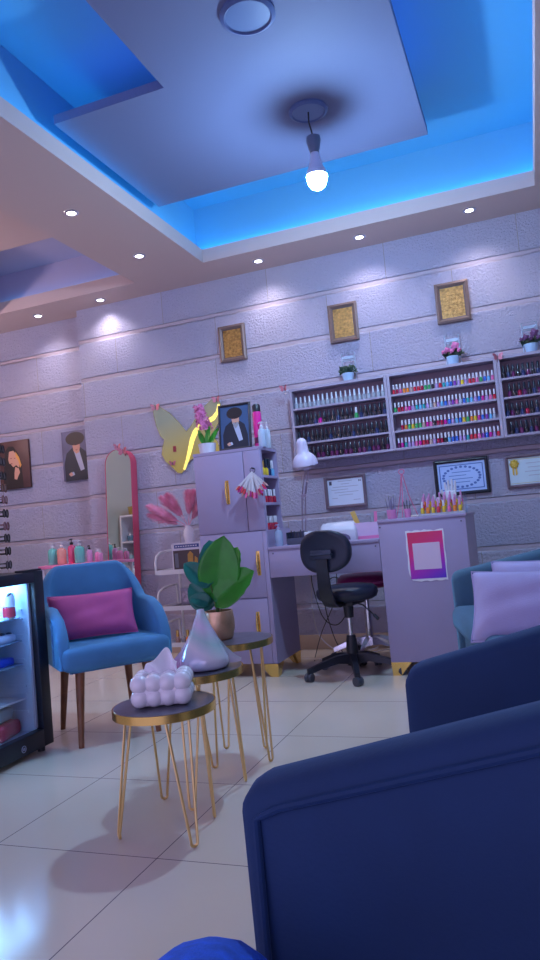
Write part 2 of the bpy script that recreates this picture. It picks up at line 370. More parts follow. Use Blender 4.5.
# ================================================================== SEATING
def tub_shell(hw, D, th, zf, za, zb, zbot, rc, rr, flare=0.0, nseg=56):
    """U-shaped shell open to -Y; arms rise from zf at the front to za, back stands at zb. Returns rings plus the outer rim line"""
    La = D - rc; Lc = PI / 2 * rc; Lb = 2 * (hw - rc); tot = 2 * La + 2 * Lc + Lb
    def at(s):
        side = 1
        if s > tot / 2: s = tot - s; side = -1
        if s < La: p = Vector((-hw, -D / 2 + s)); n = Vector((-1, 0))
        elif s < La + Lc:
            a = (s - La) / rc; c = Vector((-hw + rc, D / 2 - rc)); n = Vector((-math.cos(a), math.sin(a))); p = c + n * rc
        else: p = Vector((-hw + rc + (s - La - Lc), D / 2)); n = Vector((0, 1))
        d = s
        if side < 0: p.x = -p.x; n.x = -n.x
        k = min(1, d / (La + 0.3 * Lc)); z = zf + (za - zf) * k
        k2 = max(0, min(1, (d - La * 0.85) / (Lc * 0.95 + La * 0.15))); k2 = k2 * k2 * (3 - 2 * k2); z += (zb - za) * k2
        if d < rr: z -= rr - math.sqrt(max(0, rr * rr - (rr - d) ** 2))
        return p, n, z
    ss = [0, rr * .08, rr * .25, rr * .5, rr] + [rr + (tot - 2 * rr) * i / nseg for i in range(1, nseg)] + [tot - rr, tot - rr * .5, tot - rr * .25, tot - rr * .08, tot]
    rings = []; rim = []; rt = th * 0.35
    for s in ss:
        p, n, z = at(s)
        e = max(0.0, 1 - min(s, tot - s) / 0.012) * 0.008      # eased front edge
        def P(off, zz): q = p + n * (off + flare * (zz - zbot)); return (q.x, q.y, zz)
        prof = [P(-e, zbot), P(-e, (zbot + z) / 2), P(-e, z - rt), P(-rt * .3, z - rt * .3), P(-rt, z), P(-th + rt, z), P(-th + rt * .3, z - rt * .3), P(-th + e, z - rt), P(-th + e, (zbot + z) / 2), P(-th + e, zbot)]
        rings.append(prof); rim.append(P(0.002, z - 0.032))
    return rings, rim
def tub_chair(t, fab, pip, hw, D, th, zf, za, zb, zbot, seat_top, rc=0.16, rr=0.07, flare=0.04, cushions=1, legmat=None, splay=0.05, inset=(0.075, 0.075), wide=False):
    rings, rim = tub_shell(hw, D, th, zf, za, zb, zbot, rc, rr, flare)
    m = MB(); m.rings(rings); m.build('tub_shell', fab, t, angle=60)
    f0 = Vector(rim[3]); path = [(f0.x, f0.y + 0.016, zbot + 0.01), (f0.x, f0.y + 0.012, (zbot + f0.z) / 2)] + [(Vector(p) + Vector((0, 0.012 if i < 5 or i > len(rim) - 6 else 0, 0))) for i, p in enumerate(rim) if 3 <= i <= len(rim) - 4]
    f1 = Vector(rim[-4]); path += [(f1.x, f1.y + 0.012, (zbot + f1.z) / 2), (f1.x, f1.y + 0.016, zbot + 0.01)]
    m = MB(); m.tube(path, 0.0045, 8); m.build('piping', pip, t)
    iw = hw - th - 0.004
    m = MB(); m.box(-iw, iw, -D / 2 + 0.02, D / 2 - th, zbot, seat_top - 0.10, bev=0.012); m.build('seat_base', fab, t)
    for i in range(cushions):
        x0 = -iw + 2 * iw * i / cushions + 0.003; x1 = -iw + 2 * iw * (i + 1) / cushions - 0.003
        m = MB(); vs = m.box(x0, x1, -D / 2 - 0.02, D / 2 - th - 0.01, seat_top - 0.105, seat_top, bev=0.035, seg=4)
        for v in vs:
            if wide and v.co.y < -D / 2 + 0.03: v.co.x *= (hw - 0.004) / iw
            if v.co.y < -D / 2 + 0.08: v.co.y -= 0.035 * max(0, 1 - ((v.co.x - (x0 + x1) / 2) / ((x1 - x0) / 2)) ** 2)
            if v.co.z > seat_top - 0.02: v.co.z += 0.012 * max(0, 1 - ((v.co.x - (x0 + x1) / 2) / ((x1 - x0) / 2)) ** 2)
        m.build('seat', fab, t, angle=70)
    lm = legmat or M_black; lx, ly = hw - inset[0], D / 2 - inset[1]
    for sx in (-1, 1):
        for sy in (-1, 1):
            m = MB(); top = Vector((sx * lx, sy * ly, zbot + 0.02)); bot = Vector((sx * (lx + splay * 0.6), sy * (ly + splay), 0.0))
            m.tube([bot, bot.lerp(top, 0.5), top], [0.012, 0.017, 0.023], 14); m.build('leg', lm, t)

def cushion(name, label, w, h, th, fab, M, cat='cushion', group=None, piping=None):
    """pillow: pinched edges, full centre; lies in local X,Z facing -Y"""
    m = MB(); N = 14; top = []; bot = []
    for i in range(N + 1):
        for j in range(N + 1):
            u, v = i / N * 2 - 1, j / N * 2 - 1
            pinch = 1 - 0.055 * (u * u * (1 - v * v) * 0 + (1 - u * u) * v * v * 0) 
            x = u * w / 2 * (1 - 0.06 * (1 - v * v) * abs(u) ** 3); z = v * h / 2 * (1 - 0.07 * (1 - u * u) * abs(v) ** 3)
            t_ = th / 2 * (max(0, 1 - u ** 4) * max(0, 1 - v ** 4)) ** 0.55 + 0.003
            wob = 0.004 * math.sin(5 * u + 3 * v) + 0.003 * math.sin(9 * v - 4 * u)
            top.append(m.bm.verts.new((x, -t_ + wob * (1 - u * u) * (1 - v * v), z))); bot.append(m.bm.verts.new((x, t_, z)))
    ix = lambda i, j: i * (N + 1) + j
    for i in range(N):
        for j in range(N):
            m.bm.faces.new((top[ix(i, j)], top[ix(i + 1, j)], top[ix(i + 1, j + 1)], top[ix(i, j + 1)]))
            m.bm.faces.new((bot[ix(i, j)], bot[ix(i, j + 1)], bot[ix(i + 1, j + 1)], bot[ix(i + 1, j)]))
    bd = [ix(i, 0) for i in range(N + 1)] + [ix(N, j) for j in range(1, N + 1)] + [ix(i, N) for i in range(N - 1, -1, -1)] + [ix(0, j) for j in range(N - 1, 0, -1)]
    for a, b in zip(bd, bd[1:] + bd[:1]): m.bm.faces.new((top[a], bot[a], bot[b], top[b]))
    seam = [(top[k].co + bot[k].co) / 2 for k in bd]
    o = m.build(name, fab, angle=80, sub=1); tag(o, label, cat, group); o.matrix_world = M
    m2 = MB(); m2.tube(seam, 0.0035, 6, closed=True); m2.build('seam', piping or fab, o)
    return o
def place(x, y, z, rz=0, rx=0, ry=0):
    return Matrix.Translation((x, y, z)) @ Matrix.Rotation(rz, 4, 'Z') @ Matrix.Rotation(ry, 4, 'Y') @ Matrix.Rotation(rx, 4, 'X')

t = thing('armchair', 'light blue velvet armchair with walnut legs beside the glass-door fridge', 'armchair', (-1.955, 2.88, 0), math.radians(48))
tub_chair(t, M_blue, M_blue, 0.252, 0.50, 0.050, 0.585, 0.605, 0.775, 0.345, 0.435, rc=0.12, rr=0.20, flare=0.0, legmat=M_wood, splay=0.045, inset=(0.105, 0.10), wide=True)
cushion('cushion', 'rose pink rectangular cushion on the light blue armchair', 0.39, 0.215, 0.10, M_pinkfab, place(-1.968, 2.83, 0.542, math.radians(41), math.radians(-24)))

t = thing('armchair', 'shaded blue armchair filling the lower right corner, nearest the camera', 'armchair', (0.017, 1.005, 0), math.radians(-98.2))
tub_chair(t, M_blue_shade, M_blue_shade, 0.313, 0.62, 0.075, 0.60, 0.76, 0.80, 0.12, 0.44, rc=0.14, rr=0.022, flare=0.03)
t = thing('sofa', 'shaded blue two-seat sofa with lavender pillows by the reception counter', 'sofa', (0.172, 2.635, 0), math.radians(-76))
tub_chair(t, M_blue_dim, M_blue_dim, 0.82, 0.75, 0.085, 0.60, 0.72, 0.78, 0.12, 0.455, rc=0.15, rr=0.03, flare=0.0, cushions=2)
cushion('pillow', 'lavender square pillow at the front of the shaded blue sofa', 0.44, 0.25, 0.12, M_lav, place(-0.022, 2.52, 0.542, math.radians(-8), math.radians(-26)), 'pillow', 'lavender sofa pillows')
cushion('pillow', 'lavender pillow peeking from behind the other on the shaded blue sofa', 0.40, 0.24, 0.11, M_lav, place(0.015, 2.84, 0.550, math.radians(-6), math.radians(-18)), 'pillow', 'lavender sofa pillows')

# ================================================================== NESTING SIDE TABLES
def side_table(cx, cy, h, r, legs, label):
    t = thing('side_table', label, 'side table', (cx, cy, 0), group='round brass side tables')
    m = MB(); m.lathe([(0.001, h - 0.022), (r - 0.004, h - 0.022), (r - 0.004, h), (0.001, h)], n=56); m.build('tabletop', M_slate, t)
    m = MB(); m.lathe([(r - 0.004, h - 0.025), (r, h - 0.025), (r, h - 0.001), (r - 0.004, h - 0.001)], n=56)
    m.bm.faces.ensure_lookup_table(); m.build('rim_band', M_gold, t)
    for fx, fy in legs:
        d = Vector((fx - cx, fy - cy, 0)); u = d.normalized(); v = Vector((-u.y, u.x, 0)); b = d
        tp = u * (r - 0.045); z0 = 0.0045
        path = [tp + v * 0.036 + Vector((0, 0, h - 0.022)), b + v * 0.010 + Vector((0, 0, 0.022))]
        path += [b + v * 0.010 * math.cos(a) + Vector((0, 0, 0.0135 - 0.009 * math.sin(a))) for a in (0.3, 0.8, PI / 2, PI - 0.8, PI - 0.3)]
        path += [b - v * 0.010 + Vector((0, 0, 0.022)), tp - v * 0.036 + Vector((0, 0, h - 0.022))]
        m = MB(); m.tube(path, 0.0042, 8); m.build('leg', M_goldleg, t)
side_table(-1.125, 1.955, 0.368, 0.158, [(-1.242, 1.84), (-1.256, 2.138), (-0.99, 1.828), (-1.02, 2.025)], 'lowest brass side table in front, holding the white tissue box')
side_table(-1.15, 2.245, 0.412, 0.158, [(-1.21, 2.44), (-1.04, 2.325), (-1.115, 2.065)], 'middle brass side table holding the pearly teardrop vase')
side_table(-1.155, 2.57, 0.455, 0.158, [(-1.02, 2.53), (-1.10, 2.68), (-1.26, 2.66)], 'tallest brass side table at the back, holding the potted plant')

# tissue box
t = thing('tissue_box', 'white bubble tissue box with a tissue pulled up', 'tissue box', (-1.125, 1.955, 0.368), math.radians(22))
m = MB(); rb = 0.0295
for i in range(4):
    for j in range(3):
        for k in range(2): m.ell(((i - 1.5) * 0.0425, (j - 1) * 0.0425, 0.0295 + k * 0.040), (rb, rb, rb), u=16, v=10)
m.box(-0.081, 0.081, -0.059, 0.059, 0.004, 0.088, bev=0.012); m.build('bubble_box', mat('white_resin', (0.84, 0.83, 0.92), 0.22, coat=0.4), t, angle=60)
m = MB(); G = []; NU, NV = 22, 10          # sheet pulled up in folds
for j in range(NV + 1):
    v = j / NV; row = []
    for i in range(NU + 1):
        u = i / NU; c = 2 * u - 1
        x = c * (0.038 + 0.018 * v) + 0.006 * math.sin(3 * v + 8 * u); y = 0.016 * math.sin(9.5 * u + 2 * v) * (0.5 + 0.5 * v) + 0.008 * v * c
        top = 0.056 + 0.020 * math.sin(2.2 * c + 0.9) - 0.020 * abs(c) ** 2 + 0.008 * math.sin(13 * u)
        row.append(m.bm.verts.new((x, y, 0.082 + v * top)))
    G.append(row)
for p, q in zip(G[:-1], G[1:]):
    for i in range(NU): m.bm.faces.new((p[i], p[i + 1], q[i + 1], q[i]))
o = m.build('tissue', mat('white_tissue', (0.86, 0.86, 0.94), 0.9), t, angle=180); md = o.modifiers.new('thick', 'SOLIDIFY'); md.thickness = 0.0015

# iridescent vase
M_pearl = grad_mat('pearly_glaze', [(0.0, (0.62, 0.30, 0.55)), (0.22, (0.50, 0.55, 0.80)), (0.40, (0.72, 0.72, 0.84)), (0.55, (0.40, 0.62, 0.66)), (0.70, (0.66, 0.60, 0.82)), (0.85, (0.45, 0.62, 0.70)), (1.0, (0.66, 0.40, 0.66))], 2, -0.03, 0.23, 0.14, slant=0.55)
b_ = M_pearl.node_tree.nodes['Principled BSDF']; b_.inputs['Coat Weight'].default_value = 0.8; b_.inputs['Metallic'].default_value = 0.15
t = thing('teardrop_vase', 'pearly iridescent teardrop vase flaring at its base', 'vase', (-1.116, 2.235, 0.412))
prof = [(0.001, 0.0), (0.062, 0.0), (0.082, 0.006), (0.088, 0.020), (0.083, 0.040), (0.068, 0.070), (0.050, 0.105), (0.034, 0.140), (0.022, 0.170), (0.014, 0.192), (0.012, 0.202), (0.009, 0.202), (0.007, 0.19), (0.001, 0.185)]
m = MB(); m.lathe(prof, n=40); m.build('body', M_pearl, t, angle=60)
for a in (math.radians(26), math.radians(206), math.radians(116)):
    u = Vector((math.cos(a), math.sin(a), 0)); v = Vector((-u.y, u.x, 0))
    ol = [(0.008, 0.200), (0.018, 0.178), (0.032, 0.145), (0.052, 0.105), (0.078, 0.066), (0.108, 0.036), (0.128, 0.024), (0.124, 0.012), (0.100, 0.010), (0.080, 0.012), (0.070, 0.060), (0.045, 0.11), (0.024, 0.155)]
    m = MB(); m.rings([[u * r + Vector((0, 0, z)) + v * sgn for r, z in ol] for sgn in (-0.003, 0.003)]); m.build('flared_fin', M_pearl, t, angle=50)

# potted plant
def leaf(t, base, tip, wd, mm, nrm=(0.15, -1, 0.1), fold=0.25, droop=0.02, name='leaf'):
    base, tip = Vector(base), Vector(tip); ax = (tip - base); L = ax.length; ax.normalize(); n = Vector(nrm); n = (n - ax * n.dot(ax)).normalized(); sd = ax.cross(n)
    m = MB(); U, V = 12, 6; G = []
    for i in range(U + 1):
        u = i / U; hw = wd / 2 * (math.sin(PI * min(1, u * 0.97 + 0.03) ** 0.85) ** 0.62) + 0.0006
        row = []
        for j in range(-V, V + 1):
            s = j / V; p = base + ax * (u * L) + sd * (s * hw) + n * (fold * hw * (abs(s) - 0.35) - droop * 4 * u * u * 0.5 + 0.0025 * math.sin(u * 34 - abs(s) * 5) * abs(s))
            row.append(m.bm.verts.new(p))
        G.append(row)
    for a, b in zip(G[:-1], G[1:]):
        for j in range(2 * V): m.bm.faces.new((a[j], a[j + 1], b[j + 1], b[j]))
    o = m.build(name, mm, t, angle=180); md = o.modifiers.new('thick', 'SOLIDIFY'); md.thickness = 0.0012
    return o
t = thing('potted_plant', 'broad-leaved green plant in a gold pot on the tallest side table', 'plant', (-1.205, 2.57, 0.455))
m = MB(); m.lathe([(0.001, 0), (0.044, 0), (0.052, 0.008), (0.0605, 0.045), (0.061, 0.075), (0.056, 0.110), (0.051, 0.110), (0.054, 0.09), (0.001, 0.088)], n=36)
m.build('pot', mat('gold_glaze', (0.66, 0.42, 0.26), 0.32, 0.6, noise=(20, 0.15)), t)
m = MB(); m.lathe([(0.001, 0.092), (0.053, 0.092), (0.053, 0.086), (0.001, 0.086)], n=24); m.build('soil', mat('dark_soil', (0.05, 0.035, 0.03), 0.9, bump=(150, 0.6)), t)
LV = [((0.015, -0.03, 0.165), (0.075, -0.08, 0.392), 0.165, M_leaf, (0.25, -1, 0.2)), ((0.0, 0.02, 0.20), (-0.035, 0.03, 0.392), 0.125, M_leaf2, (0.3, -1, 0.1)),
      ((0.01, -0.05, 0.150), (0.165, -0.07, 0.270), 0.150, M_leaf, (-0.1, -1, 0.5)), ((0.0, -0.03, 0.135), (-0.088, -0.06, 0.225), 0.120, M_leaf2, (0.1, -1, 0.4)),
      ((0.0, -0.05, 0.215), (-0.090, -0.08, 0.315), 0.085, M_leaf2, (0.3, -1, 0.5)), ((0.02, 0.05, 0.22), (0.055, 0.06, 0.355), 0.11, M_leaf, (-0.2, -1, 0.1)),
      ((-0.005, -0.06, 0.150), (-0.055, -0.10, 0.185), 0.06, M_leaf2, (0.2, -1, 0.6))]
for b, tp, wd, mm, nn in LV:
    leaf(t, b, tp, wd, mm, nn)
for (b, r) in ((LV[0][0], 0.0035), (LV[1][0], 0.003), (LV[2][0], 0.003), (LV[3][0], 0.003), (LV[4][0], 0.0025), (LV[5][0], 0.0025)):
    b = Vector(b); m = MB(); s = Vector((b.x * 0.2, b.y * 0.2, 0.09)); m.tube([s, s.lerp(b, 0.5) + Vector((b.x * -0.15, 0, 0.01)), b], r, 7); m.build('stem', M_stem, t)

# ================================================================== DRINKS FRIDGE
FX, FY0, FY1, FZ0, FZ1 = -2.07, 2.12, 2.625, 0.022, 0.772
t = thing('mini_fridge', 'black glass-door drinks fridge glowing blue at the left edge', 'fridge', (-2.31, 2.372, 0), 0)
def W(m): return m
ox, oy = -2.31, 2.372
def lb(m, x0, x1, y0, y1, z0, z1, **k): m.box(x0 - ox, x1 - ox, y0 - oy, y1 - oy, z0, z1, **k)
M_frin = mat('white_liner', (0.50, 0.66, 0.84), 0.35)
m = MB()
lb(m, -2.55, FX - 0.045, FY0, FY0 + 0.012, FZ0, FZ1); lb(m, -2.55, FX - 0.045, FY1 - 0.012, FY1, FZ0, FZ1); lb(m, -2.55, FX - 0.045, FY0 + 0.012, FY1 - 0.012, FZ1 - 0.012, FZ1)
lb(m, -2.55, FX - 0.045, FY0 + 0.012, FY1 - 0.012, FZ0, FZ0 + 0.012); lb(m, -2.55, -2.538, FY0 + 0.012, FY1 - 0.012, FZ0 + 0.012, FZ1 - 0.012); m.build('casing', M_black, t)
m = MB(); a0, a1, c0, c1 = FY0 + 0.013, FY1 - 0.013, FZ0 + 0.013, FZ1 - 0.013
lb(m, -2.537, FX - 0.046, a0, a0 + 0.03, c0, c1); lb(m, -2.537, FX - 0.046, a1 - 0.03, a1, c0, c1); lb(m, -2.537, FX - 0.046, a0 + .03, a1 - .03, c1 - 0.03, c1); lb(m, -2.537, FX - 0.046, a0 + .03, a1 - .03, c0, c0 + 0.045)
lb(m, -2.537, -2.50, a0 + .03, a1 - .03, c0 + .045, c1 - .03)
for z in (0.16, 0.235, 0.27, 0.345, 0.385, 0.455, 0.49, 0.56, 0.60):
    lb(m, -2.49, -2.16, a1 - 0.036, a1 - 0.03, z, z + 0.010)
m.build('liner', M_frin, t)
m = MB()
lb(m, FX - 0.04, FX, FY0, FY0 + 0.055, FZ0, FZ1, bev=.004); lb(m, FX - 0.04, FX, FY1 - 0.062, FY1, FZ0, FZ1, bev=.004)
lb(m, FX - 0.04, FX, FY0 + .05, FY1 - .06, FZ1 - 0.048, FZ1, bev=.004); lb(m, FX - 0.04, FX, FY0 + .05, FY1 - .06, FZ0, FZ0 + 0.075, bev=.004)
d = m.build('door', M_black, t)
m = MB(); lb(m, FX - 0.024, FX - 0.018, FY0 + .05, FY1 - .058, FZ0 + 0.07, FZ1 - 0.044); m.build('glass_pane', glass_mat('door_glass', (0.94, 0.97, 1.0), 0.7), d)
m = MB(); lb(m, FX - 0.036, FX - 0.028, FY1 - 0.078, FY1 - 0.064, FZ0 + 0.08, FZ1 - 0.05); m.build('gasket', mat('grey_gasket', (0.45, 0.48, 0.62), 0.4), d)
m = MB(); cy, cz = 2.43 - oy, 0.052
m.tube([(FX - ox + 0.0008, cy + 0.013 * math.cos(a), cz + 0.013 * math.sin(a)) for a in [2 * PI * k / 24 for k in range(24)]], 0.0014, 6, closed=True)
for yy, z0, z1 in ((-0.005, -0.006, 0.006), (0.001, -0.006, 0.003), (0.006, -0.006, 0.003)): m.box(FX - ox, FX - ox + 0.0012, cy + yy - 0.0012, cy + yy + 0.0012, cz + z0, cz + z1)
m.box(FX - ox, FX - ox + 0.0012, cy + 0.001, cy + 0.0072, cz + 0.0028, cz + 0.0052)
m.build('round_badge', mat('badge_silver', (0.5, 0.55, 0.8), 0.3, 0.6), d)
m = MB(); lb(m, FX - 0.05, FX - 0.002, 2.50, FY1 - 0.005, FZ1 + 0.001, FZ1 + 0.010, bev=.003); m.build('hinge_cover', M_black, t)
for sy in (FY0 + 0.05, FY1 - 0.05):
    for sx in (-2.50, FX - 0.03):
        m = MB(); m.cyl((sx - ox, sy - oy, 0), (sx - ox, sy - oy, FZ0), 0.016, n=14); m.build('foot', M_black, t)
M_fsh = mat('shelf_glass_edge', (0.25, 0.38, 0.58), 0.2)
for z in (0.575, 0.475, 0.375):
    m = MB(); lb(m, -2.49, -2.17, a0 + .032, a1 - .032, z - 0.006, z); m.build('shelf', M_fsh, t)
m = MB(); lb(m, -2.49, -2.17, a0 + .032, a1 - .032, 0.218, 0.226); m.build('shelf', mat('white_shelf', (0.7, 0.8, 0.95), 0.3), t)
m = MB(); lb(m, -2.44, -2.16, a0 + 0.05, a1 - 0.05, c1 - 0.036, c1 - 0.030); m.build('lamp_strip', mat('fridge_led', (1, 1, 1), emit=(0.30, 0.64, 1.0), es=19), t)
def can(x, y, z, c1_, label, cap_h=0.115):
    q = thing('drink_can', label, 'can', (x, y, z), group='cans on the top fridge shelf')
    m = MB(); m.lathe([(0.001, 0.0), (0.023, 0.0), (0.0275, 0.006), (0.0275, cap_h - 0.010), (0.022, cap_h), (0.020, cap_h - 0.003), (0.001, cap_h - 0.003)], n=24); m.build('body', M_chrome, q)
    m = MB(); m.lathe([(0.0279, 0.010), (0.0279, 0.050), (0.0276, 0.050), (0.0276, 0.010)], n=24); m.build('printed_band', mat('can_red', (0.75, 0.05, 0.10), 0.3), q)
    m = MB(); m.lathe([(0.0279, 0.055), (0.0279, 0.100), (0.0276, 0.100), (0.0276, 0.055)], n=24); m.build('printed_band', c1_, q)
can(-2.185, 2.527, 0.575, mat('can_white', (0.75, 0.75, 0.85), 0.3), 'red and white drink can at the front right of the top fridge shelf')
can(-2.235, 2.470, 0.575, mat('can_pink', (0.80, 0.12, 0.35), 0.3), 'red and pink drink can beside the white one on the fridge shelf')
can(-2.185, 2.405, 0.575, mat('can_white', (0.75, 0.75, 0.85), 0.3), 'red and white drink can left of the pink one in the fridge')
m = MB(); m.box(-0.05, 0.05, -0.055, 0.055, 0, 0.035, bev=0.012)
for k in range(5): m.ell((0.02 - 0.02 * (k % 2), -0.04 + 0.02 * k, 0.036), (0.014, 0.012, 0.006), 1)
tag(m.build('snack_packet', [mat('packet_white', (0.5, 0.58, 0.8), 0.3), mat('packet_black', (0.03, 0.04, 0.10), 0.3)], loc=(-2.225, 2.50, 0.475), angle=60), 'white and black snack packet on the second fridge shelf', 'packet')
m = MB(); m.box(-0.04, 0.04, -0.05, 0.05, 0, 0.035, bev=0.014, seg=3)
tag(m.build('snack_packet', mat('packet_deep_blue', (0.01, 0.03, 0.60), 0.3), loc=(-2.225, 2.50, 0.375), angle=60), 'deep blue packet on the third fridge shelf', 'packet')
def bag(x, y, z, sx, sy, sz, mm, label, rz=0.2):
    m = MB(); vs = m.box(-sx / 2, sx / 2, -sy / 2, sy / 2, 0, sz, bev=min(sz, sx) * 0.3, seg=4)
    for v in vs: v.co += Vector((0.004 * math.sin(60 * v.co.y), 0.004 * math.sin(70 * v.co.z), 0.004 * math.sin(55 * v.co.x + 40 * v.co.y) * (v.co.z > 0.01)))
    for k in range(3): m.tube([(sx * .42, -sy * .35 + k * sy * .3, sz * .3), (sx * .3, -sy * .25 + k * sy * .3, sz * 1.0), (-sx * .1, -sy * .2 + k * sy * .25, sz * 1.02)], 0.004, 6)
    tag(m.build('food_bag', mm, loc=(x, y, z), rotz=rz, angle=80), label, 'bag')
bag(-2.26, 2.465, 0.080, 0.19, 0.17, 0.062, mat('red_bag', (0.62, 0.02, 0.09), 0.3), 'red plastic food bag on the fridge floor')
bag(-2.28, 2.465, 0.144, 0.17, 0.14, 0.055, mat('grey_bag', (0.28, 0.40, 0.48), 0.25), 'grey green plastic food bag lying on the red one')

# ================================================================== TALL CABINET
CX0, CX1, CY0, CY1, CZ = -1.928, -1.490, 3.93, 4.36, 1.356
t = thing('tall_cabinet', 'tall mauve cabinet with gold handles and open niches in its right side', 'cabinet', ((CX0 + CX1) / 2, 4.14, 0))
ox, oy = (CX0 + CX1) / 2, 4.14
m = MB()
lb(m, CX0, -1.66, CY0 + 0.018, 4.235, 0.855, CZ - 0.018); lb(m, CX0, -1.66, CY0 + 0.018, CY1, 0.075, 0.855)                       # closed left half
lb(m, -1.66, CX1, CY0 + 0.018, CY1, 0.075, 0.855)                            # closed base on the right
lb(m, CX0, CX1, CY0, 4.235, CZ - 0.018, CZ)                                    # top
lb(m, -1.66, CX1, CY0 + 0.018, CY0 + 0.034, 0.855, CZ - 0.018); lb(m, -1.66, CX1, 4.217, 4.235, 0.855, CZ - 0.018)
for z in (1.005, 1.170): lb(m, -1.66, CX1, CY0 + 0.034, 4.217, z, z + 0.015)
m.build('carcass', M_cab, t, smooth=False)
def door(z0, z1, x0, x1, hx, hz, nm='door'):
    m = MB(); lb(m, x0, x1, CY0, CY0 + 0.017, z0, z1, bev=.0015); d = m.build(nm, M_cab, t)
    m = MB(); X, Z = hx - ox, hz
    for dz in (-0.045, 0.045): m.cyl((X, CY0 - oy, Z + dz), (X, CY0 - oy - 0.022, Z + dz), 0.005, n=10)
    m.tube([(X, CY0 - oy - 0.022, Z - 0.065), (X, CY0 - oy - 0.024, Z - 0.03), (X, CY0 - oy - 0.026, Z), (X, CY0 - oy - 0.024, Z + 0.03), (X, CY0 - oy - 0.022, Z + 0.065)], [0.004, 0.007, 0.0085, 0.007, 0.004], 10)
    m.box(X - 0.011, X + 0.011, CY0 - oy - 0.003, CY0 - oy, Z - 0.072, Z + 0.072, bev=.001)
    m.build('handle', M_gold, d)
door(0.858, 1.336, CX0 + 0.002, -1.602, -1.715, 1.10)
m = MB(); lb(m, -1.598, CX1 - 0.001, CY0, CY0 + 0.017, 0.858, 1.336, bev=.0015); m.build('filler_panel', M_cab, t)
door(0.463, 0.852, CX0 + 0.002, CX1 - 0.03, -1.555, 0.665); door(0.078, 0.457, CX0 + 0.002, CX1 - 0.03, -1.588, 0.31)
m = MB(); lb(m, CX1 - 0.028, CX1 - 0.001, CY0, CY0 + 0.017, 0.078, 0.852, bev=.001); m.build('stile', M_cab, t)
def gold_foot(x, y, sx, sy, t, ox, oy):
    """bracket foot: flared corner piece tapering to the floor; sx, sy point into the body"""
    m = MB(); h = 0.075
    top = [(x, y), (x + sx * 0.115, y), (x + sx * 0.115, y + sy * 0.02), (x + sx * 0.02, y + sy * 0.02), (x + sx * 0.02, y + sy * 0.115), (x, y + sy * 0.115)]
    bot = [(x + sx * .004, y + sy * .004), (x + sx * 0.05, y + sy * .004), (x + sx * 0.05, y + sy * 0.022), (x + sx * 0.022, y + sy * 0.022), (x + sx * 0.022, y + sy * 0.05), (x + sx * .004, y + sy * 0.05)]
    m.rings([[(a - ox, b - oy, 0) for a, b in bot], [(a - ox, b - oy, h) for a, b in top]]); m.build('foot', M_gold, t, smooth=False)
for x, y, sx, sy in ((CX0, CY0, 1, 1), (CX1, CY0, -1, 1), (CX0, CY1, 1, -1), (CX1, CY1, -1, -1)): gold_foot(x, y, sx, sy, t, ox, oy)

# ================================================================== MANICURE DESK
ox, oy = -0.92, 4.2
t = thing('manicure_desk', 'mauve manicure desk with raised counter on gold feet', 'desk', (ox, oy, 0))
m = MB(); lb(m, CX1 + 0.002, -0.828, 3.925, 4.46, 0.736, 0.754, bev=.002); m.build('desktop', M_cab, t)
m = MB(); lb(m, CX1 + 0.002, -0.828, 3.93, 3.948, 0.575, 0.735, bev=.0015); m.build('drawer_apron', M_cab, t)
m = MB(); lb(m, -0.826, -0.352, 3.948, 4.50, 0.072, 0.838); m.build('counter_body', M_cab, t, smooth=False)
m = MB(); lb(m, -0.826, -0.352, 3.93, 3.947, 0.072, 0.838, bev=.0015); m.build('counter_front', M_cab, t)
m = MB(); lb(m, -0.828, -0.345, 3.925, 4.505, 0.839, 0.856, bev=.002); m.build('counter_top', M_cab, t)
for x, y, sx, sy in ((-0.826, 3.93, 1, 1), (-0.352, 3.93, -1, 1), (-0.826, 4.50, 1, -1), (-0.352, 4.50, -1, -1)): gold_foot(x, y, sx, sy, t, ox, oy)
m = MB()
for x, z in ((-0.815, 0.815), (-0.375, 0.815), (-1.46, 0.715), (-0.85, 0.715)): m.cyl((x - ox, 3.9305 - oy, z), (x - ox, 3.927 - oy, z), 0.004, n=10)
m.build('screw', M_black, t)
# poster on the counter front
t = thing('poster', 'pink and purple poster with a blank white card taped to the counter front', 'poster', (-0.576, 3.9285, 0.645), math.radians(0))
m = MB(); P = []
for k in range(12): P.append((-0.103 + 0.206 * k / 12, 0.138 + 0.003 * math.sin(k * 2.3) - (0.010 if k == 9 else 0)))
for k in range(8): P.append((0.103 + 0.002 * math.sin(k * 1.7), 0.138 - 0.276 * k / 8))
for k in range(12): P.append((0.103 - 0.19 * k / 12, -0.138 + 0.003 * math.sin(k * 1.9)))
for k in range(8): P.append((-0.103 + (0.016 if k == 0 else 0) + 0.002 * math.sin(k * 2.1), -0.132 + 0.27 * k / 8))
m.prism(P, -0.0012, 0.0); m.build('white_backing', M_paper, t, smooth=False)
m = MB(); m.prism(rect(-0.094, 0.096, -0.125, 0.128), -0.002, -0.0012)
m.build('printed_sheet', grad_mat('poster_print', [(0.0, (0.10, 0.02, 0.55)), (0.35, (0.45, 0.01, 0.45)), (0.7, (0.72, 0.015, 0.20)), (1.0, (0.72, 0.02, 0.12))], 2, -0.15, 0.12, 0.35, slant=-0.45), t, smooth=False)
m = MB(); m.prism(rect(-0.070, 0.076, -0.075, 0.068), -0.0030, -0.002); m.build('white_card', mat('pale_pink_card', (0.70, 0.55, 0.72), 0.5), t, smooth=False)

